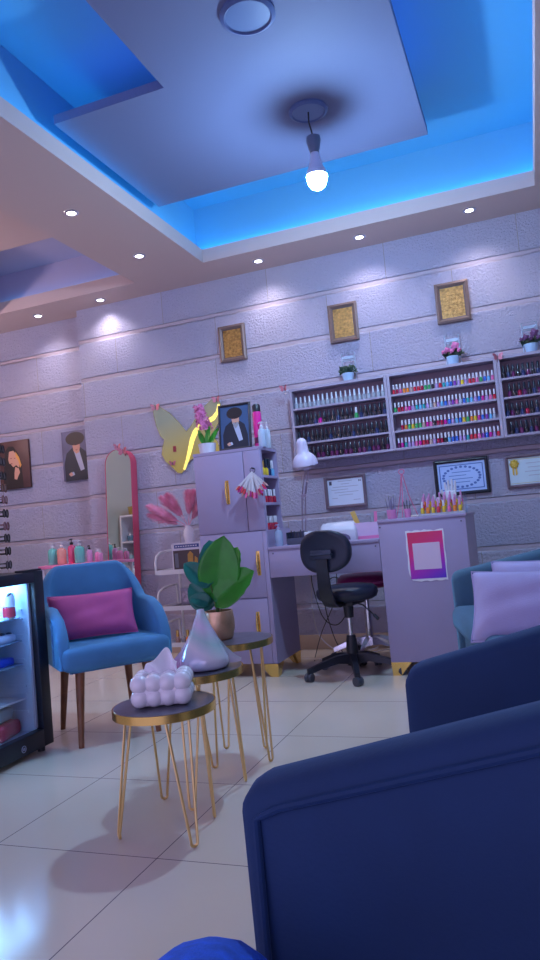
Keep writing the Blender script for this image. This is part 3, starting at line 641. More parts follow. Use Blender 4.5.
# ================================================================== POLISH RACK
RZ = (1.31, 1.425, 1.545, 1.665); RX = (-1.505, -0.825, -0.13, 0.565)
def rack_unit(x0, x1, label):
    t = thing('polish_rack', label, 'shelf', ((x0 + x1) / 2, 4.70, 1.295), group='wall racks of nail polish'); hw = (x1 - x0) / 2 - 0.001
    m = MB(); T = 0.018
    m.box(-hw, -hw + T, -0.055, 0.06, 0, 0.51); m.box(hw - T, hw, -0.055, 0.06, 0, 0.51); m.box(-hw + T, hw - T, -0.055, 0.06, 0, 0.015); m.box(-hw + T, hw - T, -0.055, 0.06, 0.492, 0.51)
    m.build('frame', M_rack, t, smooth=False)
    m = MB(); m.box(-hw + T, hw - T, 0.056, 0.062, 0.015, 0.492); m.build('back_panel', mat('rack_back', (0.30, 0.22, 0.29), 0.6), t, smooth=False)
    for z in RZ[1:]:
        m = MB(); m.box(-hw + T, hw - T, -0.053, 0.056, z - 1.295 - 0.013, z - 1.295); m.build('shelf', M_rack, t, smooth=False)
rack_unit(RX[0], RX[1], 'left unit of the wall rack, clear bottles on top and dark ones below')
rack_unit(RX[1], RX[2], 'middle unit of the wall rack, full of white-capped coloured polishes')
rack_unit(RX[2], RX[3], 'right unit of the wall rack, cut by the picture edge, dark bottles only')
PC = dict(red=(0.62, 0.02, 0.05), crimson=(0.40, 0.005, 0.05), pink=(0.80, 0.15, 0.38), orange=(0.80, 0.22, 0.02), green=(0.04, 0.40, 0.12), black=(0.012, 0.012, 0.02), purple=(0.22, 0.05, 0.38),
          teal=(0.02, 0.35, 0.38), blue=(0.03, 0.14, 0.60), yellow=(0.75, 0.52, 0.03), lilac=(0.48, 0.30, 0.62), magenta=(0.60, 0.01, 0.30), nude=(0.55, 0.36, 0.32), plum=(0.12, 0.01, 0.09), sky=(0.15, 0.45, 0.75), clear=(0.55, 0.62, 0.72), navy=(0.01, 0.03, 0.12), silver=(0.45, 0.5, 0.6))
PROTO = {}
def polish(colour, cap, x, y, z, label, group, s=1.0, cat='nail polish', fat=1.0):
    key = (colour, cap)
    if key not in PROTO:
        mm = mat('polish_' + colour, PC[colour], 0.12, coat=0.5) if colour != 'clear' else mat('polish_clear', PC['clear'], 0.08, coat=0.5, trans=0.35)
        m = MB(); m.lathe([(0.001, 0), (0.0088, 0), (0.0098, 0.002), (0.0098, 0.026), (0.0085, 0.030), (0.0045, 0.033), (0.0045, 0.035), (0.001, 0.035)], n=12)
        o = m.build('nail_polish_bottle', mm)
        m = MB()
        if cap == 'white': m.lathe([(0.001, 0.034), (0.0062, 0.034), (0.0066, 0.036), (0.0058, 0.064), (0.005, 0.066), (0.001, 0.066)], n=12); cm = M_white
        elif cap == 'black': m.lathe([(0.001, 0.034), (0.0078, 0.034), (0.0080, 0.036), (0.0056, 0.070), (0.0045, 0.072), (0.001, 0.072)], n=12); cm = mat('cap_black', (0.012, 0.02, 0.04), 0.25)
        elif cap == 'gold': m.lathe([(0.001, 0.034), (0.006, 0.034), (0.006, 0.06), (0.001, 0.061)], n=12); cm = M_gold
        elif cap == 'pink': m.lathe([(0.001, 0.034), (0.0068, 0.034), (0.0072, 0.036), (0.0045, 0.075), (0.001, 0.078)], n=12); cm = mat('cap_pink', (0.62, 0.28, 0.55), 0.35)
        else: m.lathe([(0.001, 0.034), (0.0055, 0.034), (0.005, 0.036), (0.0040, 0.070), (0.001, 0.072)], n=12); cm = mat('cap_silver', (0.62, 0.68, 0.78), 0.3)
        m.build('cap', cm, o); PROTO[key] = o; o['used'] = 0
    p = PROTO[key]
    o = p if not p['used'] else copy_tree(p)
    p['used'] = 1
    o.location = (x, y, z); o.scale = (s, s, s); o.rotation_euler = (0, 0, random.uniform(-.5, .5))
    o.scale = (s * fat, s * fat, s)
    if 'used' in o and o is not p: del o['used']
    tag(o, label, cat, group); return o
SH = ('bottom', 'second lowest', 'second highest', 'top')
# left unit: 20 to a shelf
for r in range(4):
    n = 20
    for i in range(n):
        x = RX[0] + 0.040 + i * 0.0318 + random.uniform(-.001, .001)
        if r == 3: c, cp, wd = 'clear', 'silver', 'clear bottle with pointed silver cap'
        else:
            c = ('plum' if r == 0 and i % 3 else 'black' if (i * 7 + r) % 5 else 'navy'); cp = 'black'; wd = 'dark bottle with tapered black cap'
            if r == 2 and i == 5: c, wd = 'magenta', 'magenta bottle with black cap'
            if r == 2 and i == 13: c, cp, wd = 'green', 'white', 'green bottle with white cap'
        polish(c, cp, x, 4.672, RZ[r], '%s, %s from left, %s shelf, left rack unit' % (wd, ORD[i + 1], SH[r]), 'polish bottles in the left rack unit', 1.12, fat=1.22)
ROWS = {3: 'red crimson pink orange orange nude red red crimson green green black lilac red teal sky blue purple lilac yellow lilac red red pink green blue sky pink'.split(),
        2: 'green red crimson pink magenta lilac teal sky teal lilac silver nude lilac sky blue lilac purple pink silver blue teal sky lilac blue magenta lilac pink red'.split(),
        1: 'crimson orange green yellow green green nude magenta pink black crimson crimson magenta blue lilac sky blue yellow green orange yellow magenta blue purple sky silver'.split(),
        0: 'plum magenta teal lilac lilac pink magenta red crimson nude lilac crimson crimson black sky blue blue lilac lilac teal red red pink purple blue magenta lilac red'.split()}
for r, row in ROWS.items():
    n = len(row); off = 0.034 if r == 1 else 0.0
    for i, c in enumerate(row):
        x = RX[1] + 0.036 + off + i * 0.0232 + random.uniform(-.0008, .0008)
        polish(c, 'white', x, 4.672, RZ[r], 'white-capped %s polish, %s from left, %s shelf, middle rack unit' % (c, ORD[i + 1], SH[r]), 'polish bottles in the middle rack unit')
for r in range(4):
    off = (0.012, 0.0, 0.025, 0.0)[r]
    for i in range(8):
        c = 'crimson' if (r, i) in ((2, 2), (1, 4)) else ('black', 'navy', 'plum')[(i + r) % 3]
        polish(c, 'black', RX[2] + 0.036 + off + i * 0.029, 4.672, RZ[r], 'black-capped %s polish, %s from left, %s shelf, right rack unit' % ('deep red' if c == 'crimson' else 'dark', ORD[i + 1], SH[r]), 'polish bottles in the right rack unit', 1.12, fat=1.15)

# little butterfly ornaments
def butterfly_clip(x, y, z, rz, label, s=1.0):
    o = thing('butterfly_ornament', label, 'ornament', (x, y, z), rz, group='small pink butterfly ornaments')
    for sx in (-1, 1):
        m = MB(); pts = [(0, 0.0), (0.012, 0.022), (0.030, 0.026), (0.032, 0.012), (0.022, 0.002), (0.026, -0.012), (0.014, -0.020), (0.003, -0.010)]
        q = [(sx * a * s, b * s) for a, b in pts]
        v = m.rings([[(a, -0.5 * abs(a) - 0.001, b) for a, b in q], [(a, -0.5 * abs(a) + 0.001, b) for a, b in q]]); m.build('wing', mat('rose_gold_foil', (0.50, 0.16, 0.22), 0.45, 0.3), o)
    m = MB(); m.tube([(0, -0.002, -0.018 * s), (0, -0.003, 0), (0, -0.002, 0.016 * s)], [0.0012, 0.0026, 0.0012], 8); m.build('body', M_ink, o)
butterfly_clip(-1.535, 4.645, 1.815, -0.3, 'pink butterfly ornament at the left rack unit, top left corner')
butterfly_clip(-0.118, 4.638, 1.80, 0.2, 'pink butterfly ornament between the middle and right rack units')

# pots on top of the rack
def rack_pot(x, kind, label):
    t = thing('flower_pot', label, 'flower pot', (x, 4.70, 1.806), group='small flower pots on the polish rack')
    m = MB(); m.lathe([(0.001, 0), (0.030, 0), (0.033, 0.003), (0.041, 0.050), (0.043, 0.055), (0.038, 0.055), (0.036, 0.045), (0.001, 0.044)], n=4 * 7); m.build('pot', mat('pale_blue_pot', (0.42, 0.62, 0.85), 0.35), t)
    rnd = random.Random(int(x * 1000)); 
    m = MB()
    for k in range(80):
        a, e = rnd.uniform(0, 2 * PI), rnd.uniform(0.05, 1.2); r = rnd.uniform(0.03, 0.072); c = Vector((math.cos(a) * math.cos(e) * r, math.sin(a) * math.cos(e) * r * .7, 0.058 + math.sin(e) * r * 0.8))
        u = Vector((rnd.uniform(-1, 1), rnd.uniform(-1, 1), rnd.uniform(-.3, 1))).normalized(); v = u.orthogonal().normalized(); L = 0.022
        m.poly([c - u * L, c - v * L * .45, c + u * L, c + v * L * .45])
    m.build('foliage', mat('pot_foliage', (0.03, 0.07, 0.05), 0.6), t, smooth=False)
    if kind != 'dark':
        cols = {'pink': (0.62, 0.16, 0.38), 'purple': (0.14, 0.05, 0.16)}[kind]
        mm = mat('petal_' + kind, cols, 0.6)
        for (dx, dz, r) in ((0.022, 0.115, 0.027), (-0.030, 0.095, 0.020), (0.0, 0.085, 0.016), (-0.055, 0.085, 0.013), (0.045, 0.085, 0.015)):
            m = MB()
            for k in range(9):
                a = k * 2.4; q = r * (0.25 + 0.08 * k); m.ell((dx + q * math.cos(a) * .8, -0.035 - 0.012 + 0.003 * k * .4, dz + q * math.sin(a) * .8), (r * .42, r * .22, r * .42), u=8, v=6)
            m.build('flower', mm, t)
    m = MB(); z0, z1 = 0.0, 0.205; y = 0.052   # thin wire stand behind the pot
    m.tube([(-0.045, y, z0), (-0.045, y, z1), (0.045, y, z1), (0.045, y, z0)], 0.004, 6); m.tube([(-0.045, y, 0.155), (0.045, y, 0.155)], 0.0035, 6); m.box(-0.038, 0.038, y - .002, y + .002, 0.165, 0.185)
    m.build('wire_stand', mat('stand_blue', (0.35, 0.45, 0.62), 0.4), t)
rack_pot(-1.09, 'dark', 'pale blue pot of dark foliage on the left rack unit')
rack_pot(-0.392, 'pink', 'pale blue pot of pink flowers on the middle rack unit')
rack_pot(0.085, 'purple', 'pale blue pot of dark purple flowers on the right rack unit')

# ================================================================== FRAMES ON THE WALL
def frame(name, cat, label, x0, x1, z0, z1, y, bw, fm, th=0.02, group=None):
    cx, cz = (x0 + x1) / 2, (z0 + z1) / 2; hw, hz = (x1 - x0) / 2, (z1 - z0) / 2
    t = thing(name, label, cat, (cx, y, cz), group=group)
    m = MB()
    o = [(-hw, -hz), (hw, -hz), (hw, hz), (-hw, hz)]; i = [(-hw + bw, -hz + bw), (hw - bw, -hz + bw), (hw - bw, hz - bw), (-hw + bw, hz - bw)]
    mid = [(-hw + bw * .5, -hz + bw * .5), (hw - bw * .5, -hz + bw * .5), (hw - bw * .5, hz - bw * .5), (-hw + bw * .5, hz - bw * .5)]
    R = [[(a, 0, b) for a, b in o], [(a, -th * .8, b) for a, b in o], [(a, -th, b) for a, b in mid], [(a, -th * .6, b) for a, b in i], [(a, 0, b) for a, b in i]]
    V = m.rings(R, cap0=False, cap1=False); n = 4
    for k in range(n): m.bm.faces.new((V[0][k], V[-1][k], V[-1][(k + 1) % n], V[0][(k + 1) % n]))
    m.build('frame', fm, t, smooth=False)
    return t, hw - bw, hz - bw
M_brz = mat('bronze_frame', (0.20, 0.14, 0.13), 0.4, 0.3)
M_goldleaf = mat('gold_relief', (0.40, 0.21, 0.055), 0.45, 0.35, noise=(60, 0.45), bump=(90, 1.0))
for x0, x1, lab in ((-2.042, -1.836, 'gold relief panel in a bronze frame, above the tall cabinet'), (-1.203, -1.0, 'gold relief panel in a bronze frame, above the dark foliage pot'),
                    (-0.47, -0.255, 'gold relief panel in a bronze frame, above the pink flower pot')):
    t, a, b = frame('framed_relief', 'framed art', lab, x0, x1, 2.098, 2.365, YB - 0.002, 0.028, M_brz, 0.028, 'gold relief panels high on the stone wall')
    m = MB(); m.box(-a, a, -0.012, -0.002, -b, b); m.build('relief_panel', M_goldleaf, t, smooth=False)
    m = MB(); w_ = 0.004
    for q in (rect(-a, a, -b, -b + w_), rect(-a, a, b - w_, b), rect(-a, -a + w_, -b + w_, b - w_), rect(a - w_, a, -b + w_, b - w_)): m.prism(q, -0.0145, -0.012)
    m.build('inner_fillet', M_ink, t, smooth=False)
    m = MB(); rnd = random.Random(int(x0 * 999))        # raised strokes in rows, no readable letters
    for r in range(6):
        z = b * 0.78 - r * b * 0.31; x = -a * .8
        while x < a * .78:
            L = rnd.uniform(0.006, 0.02); m.tube([(x, -0.0125, z), (x + L * .5, -0.0135, z + rnd.uniform(-.006, .006)), (x + L, -0.0125, z + rnd.uniform(-.003, .003))], 0.0014, 5); x += L + 0.004
    m.build('raised_strokes', mat('dark_gold', (0.30, 0.16, 0.04), 0.5, 0.4), t)

# certificates
M_cfr = mat('mauve_frame', (0.16, 0.11, 0.15), 0.4); M_bfr = mat('black_frame', (0.015, 0.015, 0.03), 0.35)
t, a, b = frame('framed_certificate', 'certificate', 'certificate in a mauve frame left of the others, above the nail lamp', -1.347, -1.055, 0.955, 1.178, YB - 0.002, 0.022, M_cfr, group='certificates under the polish rack')
m = MB(); m.box(-a, a, -0.006, -0.002, -b, b); sh = m.build('sheet', mat('cert_sheet', (0.62, 0.68, 0.82), 0.4), t, smooth=False)
m = MB(); m.flat(rect(-a + .012, -a + .030, b - .038, b - .012), -0.006); m.flat(rect(a - .028, a - .022, b - .028, b - .014), -0.006); m.flat(rect(a - .018, a - .012, b - .028, b - .014), -0.006)
m.flat(disc_pts(-a + .021, b - .018, .006, .006), -0.0066); m.build('photo_and_crest', M_ink, t, smooth=False)
m = MB()
for k, (x0, x1) in enumerate(((-.05, .05), (-.03, .03), (-.09, .09), (-.10, .02), (-.08, .09), (-.05, .05), (-.10, -.06), (.05, .10))):
    z = b - .018 - k * .019; m.flat(rect(x0, x1, z, z + .0035), -0.006)
m.build('ruled_lines', M_greyink, t, smooth=False)
t, a, b = frame('framed_certificate', 'certificate', 'ornate blue certificate in a black frame behind the polish bottles', -0.595, -0.25, 0.968, 1.203, YB - 0.002, 0.022, M_bfr, group='certificates under the polish rack')
m = MB(); m.box(-a, a, -0.006, -0.002, -b, b); m.build('sheet', mat('cert_blue', (0.38, 0.55, 0.88), 0.3), t, smooth=False)
m = MB()
for q in (rect(-a + .012, a - .012, b - .02, b - .014), rect(-a + .012, a - .012, -b + .014, -b + .02), rect(-a + .012, -a + .018, -b + .014, b - .014), rect(a - .018, a - .012, -b + .014, b - .014)): m.flat(q, -0.006)
for k in range(24):
    A = 2 * PI * k / 24; m.flat(disc_pts((a - .035) * math.cos(A), (b - .030) * math.sin(A), .010, .008, 8), -0.006)
for k, (x0, x1) in enumerate(((-.06, .06), (-.08, .03), (-.07, .07), (-.04, .05))): z = .03 - k * .022; m.flat(rect(x0, x1, z, z + .004), -0.006)
m.build('ornament', mat('cert_navy', (0.06, 0.14, 0.45), 0.4), t, smooth=False)
m = MB(); m.flat(disc_pts(-.01, .0, .055, .04, 20), -0.0056, th=0.0003); m.build('pale_oval', mat('cert_pale', (0.55, 0.70, 0.95), 0.35), t, smooth=False)
t, a, b = frame('framed_certificate', 'certificate', 'pale certificate with a gold ribbon in a mauve frame at the picture edge', -0.148, 0.16, 0.978, 1.186, YB - 0.002, 0.020, M_cfr, group='certificates under the polish rack')
m = MB(); m.box(-a, a, -0.006, -0.002, -b, b); m.build('sheet', mat('cert_mint', (0.52, 0.66, 0.74), 0.35), t, smooth=False)
m = MB(); m.ell((-a + .035, -0.010, b - .035), (.022, .006, .022)); m.prism([(-a + .022, b - .04), (-a + .034, b - .04), (-a + .030, b - .11), (-a + .020, b - .10)], -0.009, -0.006); m.prism([(-a + .036, b - .04), (-a + .048, b - .04), (-a + .050, b - .10), (-a + .040, b - .11)], -0.009, -0.006)
for k in range(8): m.ell((-a + .035 + .02 * math.cos(k * PI / 4), -0.011, b - .035 + .02 * math.sin(k * PI / 4)), (.009, .005, .009))
m.build('gold_ribbon', mat('ribbon_gold', (0.60, 0.42, 0.06), 0.4, 0.3), t)
m = MB()
for k, (x0, x1) in enumerate(((-.03, .08), (-.02, .09), (-.04, .10), (-.02, .05))): z = .045 - k * .026; m.flat(rect(x0, x1, z, z + .0035), -0.006)
m.build('ruled_lines', M_greyink, t, smooth=False)
m = MB(); m.flat(rect(-a + .006, a - .006, b - .010, b - .007), -0.006); m.flat(rect(-a + .006, a - .006, -b + .007, -b + .010), -0.006); m.build('border_lines', mat('cert_gold_line', (0.5, 0.45, 0.2), 0.4), t, smooth=False)

# canvases on the alcove wall
def canvas(x0, x1, z0, z1, label, bgm):
    t = thing('canvas_print', label, 'wall art', ((x0 + x1) / 2, YA - 0.002, (z0 + z1) / 2), group='canvas prints on the alcove wall'); hw, hz = (x1 - x0) / 2, (z1 - z0) / 2
    m = MB(); m.box(-hw, hw, -0.022, 0, -hz, hz, bev=.002); m.build('canvas', bgm, t); return t
M_c1 = mat('canvas_brown', (0.085, 0.035, 0.035), 0.5, noise=(4, 0.4)); M_c2 = mat('canvas_slate', (0.12, 0.12, 0.22), 0.5, noise=(5, 0.3))
t = canvas(-4.225, -3.915, 1.378, 1.785, 'brown canvas print of a veiled woman with closed eyes', M_c1)
Y0 = -0.022
m = MB(); m.flat([(-.09, .12), (-.05, .16), (0, .155), (.05, .09), (.075, 0), (.085, -.20), (-.155 + .03, -.20), (-.11, -.05)], Y0, th=.0005); m.build('veil', mat('print_black', (0.02, 0.012, 0.015), 0.5), t, smooth=False)
m = MB(); m.flat([(-.045, .115), (.0, .12), (.035, .075), (.055, .02), (.05, -.03), (.02, -.005), (-.012, -.02), (-.035, .01), (-.05, .015), (-.058, .05)], Y0, th=.0009); m.flat([(.01, -.02), (.045, -.035), (.055, -.07), (.035, -.10), (.02, -.13), (-.005, -.12), (-.002, -.07)], Y0, th=.0009); m.build('face_and_hand', M_skin, t, smooth=False)
m = MB(); m.flat([(.02, .11), (.055, .06), (.075, -.01), (.06, -.03), (.045, .03), (.02, .07)], Y0, th=.0012); m.build('lit_edge', mat('print_amber', (0.75, 0.36, 0.08), 0.5), t, smooth=False)
m = MB(); m.flat([(-.045, .055), (-.02, .06), (-.022, .052)], Y0, th=.0012); m.flat([(.0, .058), (.02, .055), (.008, .05)], Y0, th=.0012); m.flat([(-.035, .015), (-.015, .013), (-.025, .005)], Y0, th=.0012); m.build('features', mat('print_dark_red', (0.22, 0.02, 0.03), 0.5), t, smooth=False)
def turban_figure(t, s, Y0, beard=None, dz=0.0, hat=.072):
    """painted half figure: black turban, dark robe, pale shirt"""
    S = lambda P: [(a * s, b * s + dz) for a, b in P]
    m = MB(); m.flat(S([(-.105, -.195), (-.11, -.06), (-.085, .02), (-.03, .06), (.04, .06), (.09, .02), (.115, -.07), (.12, -.195)]), Y0, th=.0005); m.build('robe', mat('print_navy', (0.012, 0.016, 0.035), 0.5), t, smooth=False)
    m = MB(); m.flat(S([(-.02, .045), (.03, .05), (.05, -.03), (.07, -.115), (.035, -.125), (.005, -.04)]), Y0, th=.0008); m.flat(S([(-.06, -.135), (-.03, -.125), (-.02, -.15), (-.055, -.16)]), Y0, th=.0009); m.build('shirt', mat('print_pale', (0.42, 0.46, 0.62), 0.5), t, smooth=False)
    m = MB(); m.flat(S([(-.03, .10), (.04, .105), (.042, .06), (.03, .02), (.005, .01), (-.02, .035)]), Y0, th=.0011); m.flat(S([(-.075, -.14), (-.05, -.125), (-.035, -.15), (-.06, -.16)]), Y0, th=.0011); m.build('face', M_skin, t, smooth=False)
    m = MB(); m.flat([(x * s, z * s + dz) for x, z in disc_pts(.0, .128, hat, .052, 20)], Y0, th=.0014); m.build('turban', mat('print_black', (0.02, 0.012, 0.015), 0.5), t, smooth=False)
    if beard: m = MB(); m.flat(S([(-.02, .045), (.035, .045), (.03, .015), (.008, -.01), (-.012, .02)]), Y0, th=.0014); m.build('beard', mat('print_beard_%d' % int(beard[0] * 100), beard, 0.5), t, smooth=False)
    m = MB(); m.flat(S([(-.02, .083), (-.002, .083), (-.01, .077)]), Y0, th=.0015); m.flat(S([(.015, .083), (.033, .083), (.024, .077)]), Y0, th=.0015); m.flat(S([(-.003, .042), (.02, .042), (.009, .036)]), Y0, th=.0018); m.build('features', mat('print_dark_red', (0.22, 0.02, 0.03), 0.5), t, smooth=False)
t = canvas(-3.58, -3.315, 1.388, 1.794, 'slate canvas print of a figure in black turban and white shirt', M_c2); turban_figure(t, 1.06, Y0, hat=.086)

# standing portrait on the cabinet
t, a, b = frame('framed_portrait', 'framed portrait', 'dark framed portrait of a turbaned person standing on the tall cabinet', -0.106, 0.106, -0.147, 0.147, 0, 0.014, M_bfr, 0.016)
m = MB(); m.box(-a, a, -0.006, -0.001, -b, b); m.build('print', mat('print_blue_ground', (0.05, 0.10, 0.22), 0.35), t, smooth=False); turban_figure(t, 0.72, -0.006, (0.30, 0.30, 0.34), -0.005)
m = MB(); m.rings([[(-0.03, 0.0, 0.06), (0.03, 0.0, 0.06), (0.03, 0.004, 0.06), (-0.03, 0.004, 0.06)], [(-0.035, 0.085, -0.143), (0.035, 0.085, -0.143), (0.035, 0.089, -0.143), (-0.035, 0.089, -0.143)]]); m.build('easel_back', M_bfr, t, smooth=False)
t.location = (-1.685, 4.06, 1.508); t.rotation_euler = (math.radians(-8), 0, math.radians(4))

# ================================================================== ON THE CABINET
t = thing('flower_pot', 'white pot of pink hyacinth flowers on the tall cabinet', 'flower pot', (-1.885, 4.06, CZ))
m = MB(); m.lathe([(0.001, 0), (0.042, 0), (0.048, 0.004), (0.056, 0.062), (0.058, 0.070), (0.052, 0.070), (0.050, 0.055), (0.001, 0.055)], n=32); m.build('pot', mat('white_ribbed_pot', (0.68, 0.68, 0.76), 0.5, bump=(90, 0.5)), t)
M_pet = mat('petal_pink', (1.0, 0.70, 0.70), 0.6); rnd = random.Random(3)
m = MB(); m.tube([(0.005, 0, 0.05), (0.0, 0, 0.14), (-0.02, 0, 0.22), (-0.035, 0.0, 0.31)], 0.005, 7); m.build('stem', M_stem, t)
for b, tp in (((0.02, 0, .06), (0.075, -0.02, .165)), ((-0.01, 0, .06), (-0.055, -.02, .165)), ((0.01, -0.02, .06), (0.03, -0.05, .17))): leaf(t, b, tp, 0.035, M_leaf, (0, -1, .3))
m = MB()
for k in range(110):
    f = rnd.random(); a = rnd.uniform(0, 2 * PI); r = 0.050 * (1 - 0.45 * f) * rnd.uniform(.6, 1); c = Vector((-0.005 - 0.035 * f + r * math.cos(a), r * math.sin(a), 0.165 + 0.155 * f))
    d = Vector((math.cos(a), math.sin(a), 0.3)).normalized()
    for q in range(4):
        A = q * PI / 2 + k; u = d.orthogonal().normalized(); v = d.cross(u); w2 = u * math.cos(A) + v * math.sin(A); tip = c + w2 * 0.019 + d * 0.006; sd = d.cross(w2) * 0.007
        m.poly([c, c + w2 * .009 + sd, tip, c + w2 * .009 - sd])
m.build('blossom', M_pet, t, smooth=False)
t = thing('spray_bottle', 'tall magenta bottle with black cap beside the portrait', 'bottle', (-1.535, 4.06, CZ))
m = MB(); m.lathe([(0.001, 0), (0.024, 0), (0.027, 0.004), (0.027, 0.215), (0.024, 0.225), (0.001, 0.225)], n=28); m.build('body', M_magenta, t)
m = MB(); m.lathe([(0.001, 0.2252), (0.025, 0.2252), (0.025, 0.262), (0.018, 0.272), (0.001, 0.272)], n=28); m.build('cap', M_black, t)
m = MB(); m.lathe([(0.0274, 0.03), (0.0276, 0.031), (0.0276, 0.065), (0.0274, 0.066)], n=28); m.build('dark_label', mat('label_dark', (0.12, 0.0, 0.08), 0.4), t)
def pump(x, y, z, col, h, r, label, group=None, pumpm=None, tr=0.0):
    t = thing('pump_bottle', label, 'bottle', (x, y, z), random.uniform(-.6, .6), group)
    m = MB(); m.lathe([(0.001, 0), (r * .92, 0), (r, 0.004), (r, h * .60), (r * .8, h * .70), (r * .35, h * .74), (r * .35, h * .76), (0.001, h * .76)], n=22); m.build('body', mat('bottle_%02d%02d%02d' % tuple(int(c * 99) for c in col), col, 0.2, trans=tr, coat=.3), t)
    m = MB(); m.lathe([(0.001, h * .76), (r * .42, h * .76), (r * .42, h * .84), (0.004, h * .86), (0.004, h * .95), (r * .35, h * .95), (r * .35, h), (0.001, h)], n=16); m.tube([(0, 0, h * .975), (-r * .7, 0, h * .975), (-r * .95, 0, h * .94)], 0.0035, 8)
    m.build('pump', pumpm or M_white, t); return t
pump(-1.498, 4.02, CZ, (0.50, 0.62, 0.80), 0.155, 0.024, 'pale blue pump bottle next to the magenta one on the cabinet', tr=.2)
pump(-1.502, 4.12, CZ, (0.55, 0.65, 0.80), 0.165, 0.022, 'pale blue pump bottle behind the other at the cabinet edge', tr=.2)

# niche contents
N1, N2, N3 = 1.185, 1.020, 0.8555
for i, (y, c, cp, lab) in enumerate(((3.985, 'silver', 'white', 'small pale bottle at the front of the top cabinet niche'), (4.03, 'yellow', 'gold', 'yellow bottle in the top cabinet niche'), (4.085, 'yellow', 'black', 'amber bottle with black cap in the top cabinet niche'),
     (4.135, 'navy', 'black', 'dark bottle with black cap in the top cabinet niche'), (4.19, 'sky', 'white', 'light blue bottle at the back of the top cabinet niche'))):
    polish(c, cp, -1.515, y, N1, lab, 'small bottles in the cabinet niches', 1.5)
for nz, nm, n in ((N2, 'middle', 5), (N3, 'lowest', 6)):
    for i in range(n):
        polish('red' if i % 2 else 'crimson', 'white', -1.512 - 0.004 * (i % 2), 3.99 + i * (0.19 / (n - 1)), nz, 'white-capped red bottle, %s from the front in the %s cabinet niche' % (ORD[i + 1], nm), 'small bottles in the cabinet niches', 1.25)

# nail swatch fan hung on the cabinet front
t = thing('nail_swatch_fan', 'bunch of nail colour swatch sticks hanging on the cabinet front', 'nail swatches', (-1.535, 3.905, 1.205))
t.scale = (1.3, 1.25, 1.2)
m = MB(); m.tube([(0.012 * math.cos(a), 0.002, 0.008 + 0.012 * math.sin(a)) for a in [2 * PI * k / 16 for k in range(16)]], 0.0016, 6, closed=True); m.cyl((0, 0.025, 0.018), (0, -0.004, 0.018), 0.004, n=8); m.build('ring', M_black, t)
rnd = random.Random(5); M_stick = mat('clear_stick', (0.62, 0.60, 0.66), 0.3); TIP = [mat('tip_' + c, PC[c], 0.2) for c in ('crimson', 'red', 'pink', 'magenta', 'plum', 'nude')]
for k in range(36):
    row = k % 2; a = math.radians(-52 + 104 * (k / 35) + rnd.uniform(-3, 3)); L = 0.088 + 0.022 * rnd.random(); y = -0.004 - 0.018 * rnd.random() - 0.012 * math.cos(a)
    d = Vector((math.sin(a) * 0.78, 0, -math.cos(a))); s = Vector((math.cos(a), 0, math.sin(a) * .78)); b = Vector((0, y * .4, 0)); e = b + d * L; e.y = y
    m = MB(); m.rings([[b + s * .002 + Vector((0, .0008, 0)), b - s * .002 + Vector((0, .0008, 0)), b - s * .002 - Vector((0, .0008, 0)), b + s * .002 - Vector((0, .0008, 0))],
                       [e + s * .0042 + Vector((0, .0008, 0)), e - s * .0042 + Vector((0, .0008, 0)), e - s * .0042 - Vector((0, .0008, 0)), e + s * .0042 - Vector((0, .0008, 0))]])
    st = m.build('swatch_stick', M_stick, t, smooth=False)
    m = MB(); c = e + d * 0.012; m.rings([[c + s * (.0052 * math.cos(q)) + d * (.016 * math.sin(q)) + Vector((0, z, 0)) for q in [2 * PI * j / 10 for j in range(10)]] for z in (.0012, -.0026)]); m.build('painted_tip', TIP[rnd.randrange(6)], st)

# ================================================================== DESK TOP THINGS
ZD = 0.754
pump(-1.435, 3.985, ZD, (0.45, 0.58, 0.80), 0.13, 0.024, 'pale blue pump bottle at the left front corner of the desk', tr=.3, pumpm=mat('pump_lilac', (0.5, 0.45, 0.7), 0.4))
t = thing('organizer_box', 'dark clear box of small tools on the desk under the lamp', 'organizer', (-1.345, 4.06, ZD))
m = MB(); m.box(-.055, .055, -.04, .04, 0, .006); m.box(-.055, -.051, -.04, .04, .006, .075); m.box(.051, .055, -.04, .04, .006, .075); m.box(-.051, .051, .036, .04, .006, .075); m.box(-.051, .051, -.04, -.036, .006, .040); m.build('tray', mat('smoke_plastic', (0.03, 0.045, 0.09), 0.2), t, smooth=False)
m = MB(); m.box(-.045, .045, -.03, .03, .007, .03, bev=.004); m.build('magenta_pad', M_magenta, t)
m = MB()
for k in range(5): m.tube([(-.04 + k * .02, .015, .03), (-.042 + k * .02, .018, .085 - .006 * (k % 3))], 0.003, 6)
m.build('tools', M_black, t)
t = thing('cream_jar', 'small white jar on the desk behind the office chair back', 'jar', (-1.262, 4.03, ZD))
m = MB(); m.lathe([(0.001, 0), (0.024, 0), (0.027, 0.004), (0.027, 0.045), (0.001, 0.045)], n=24); m.build('body', M_white, t)
m = MB(); m.lathe([(0.001, 0.0455), (0.028, 0.0455), (0.028, 0.066), (0.025, 0.070), (0.001, 0.070)], n=24); m.build('lid', M_whitem, t)

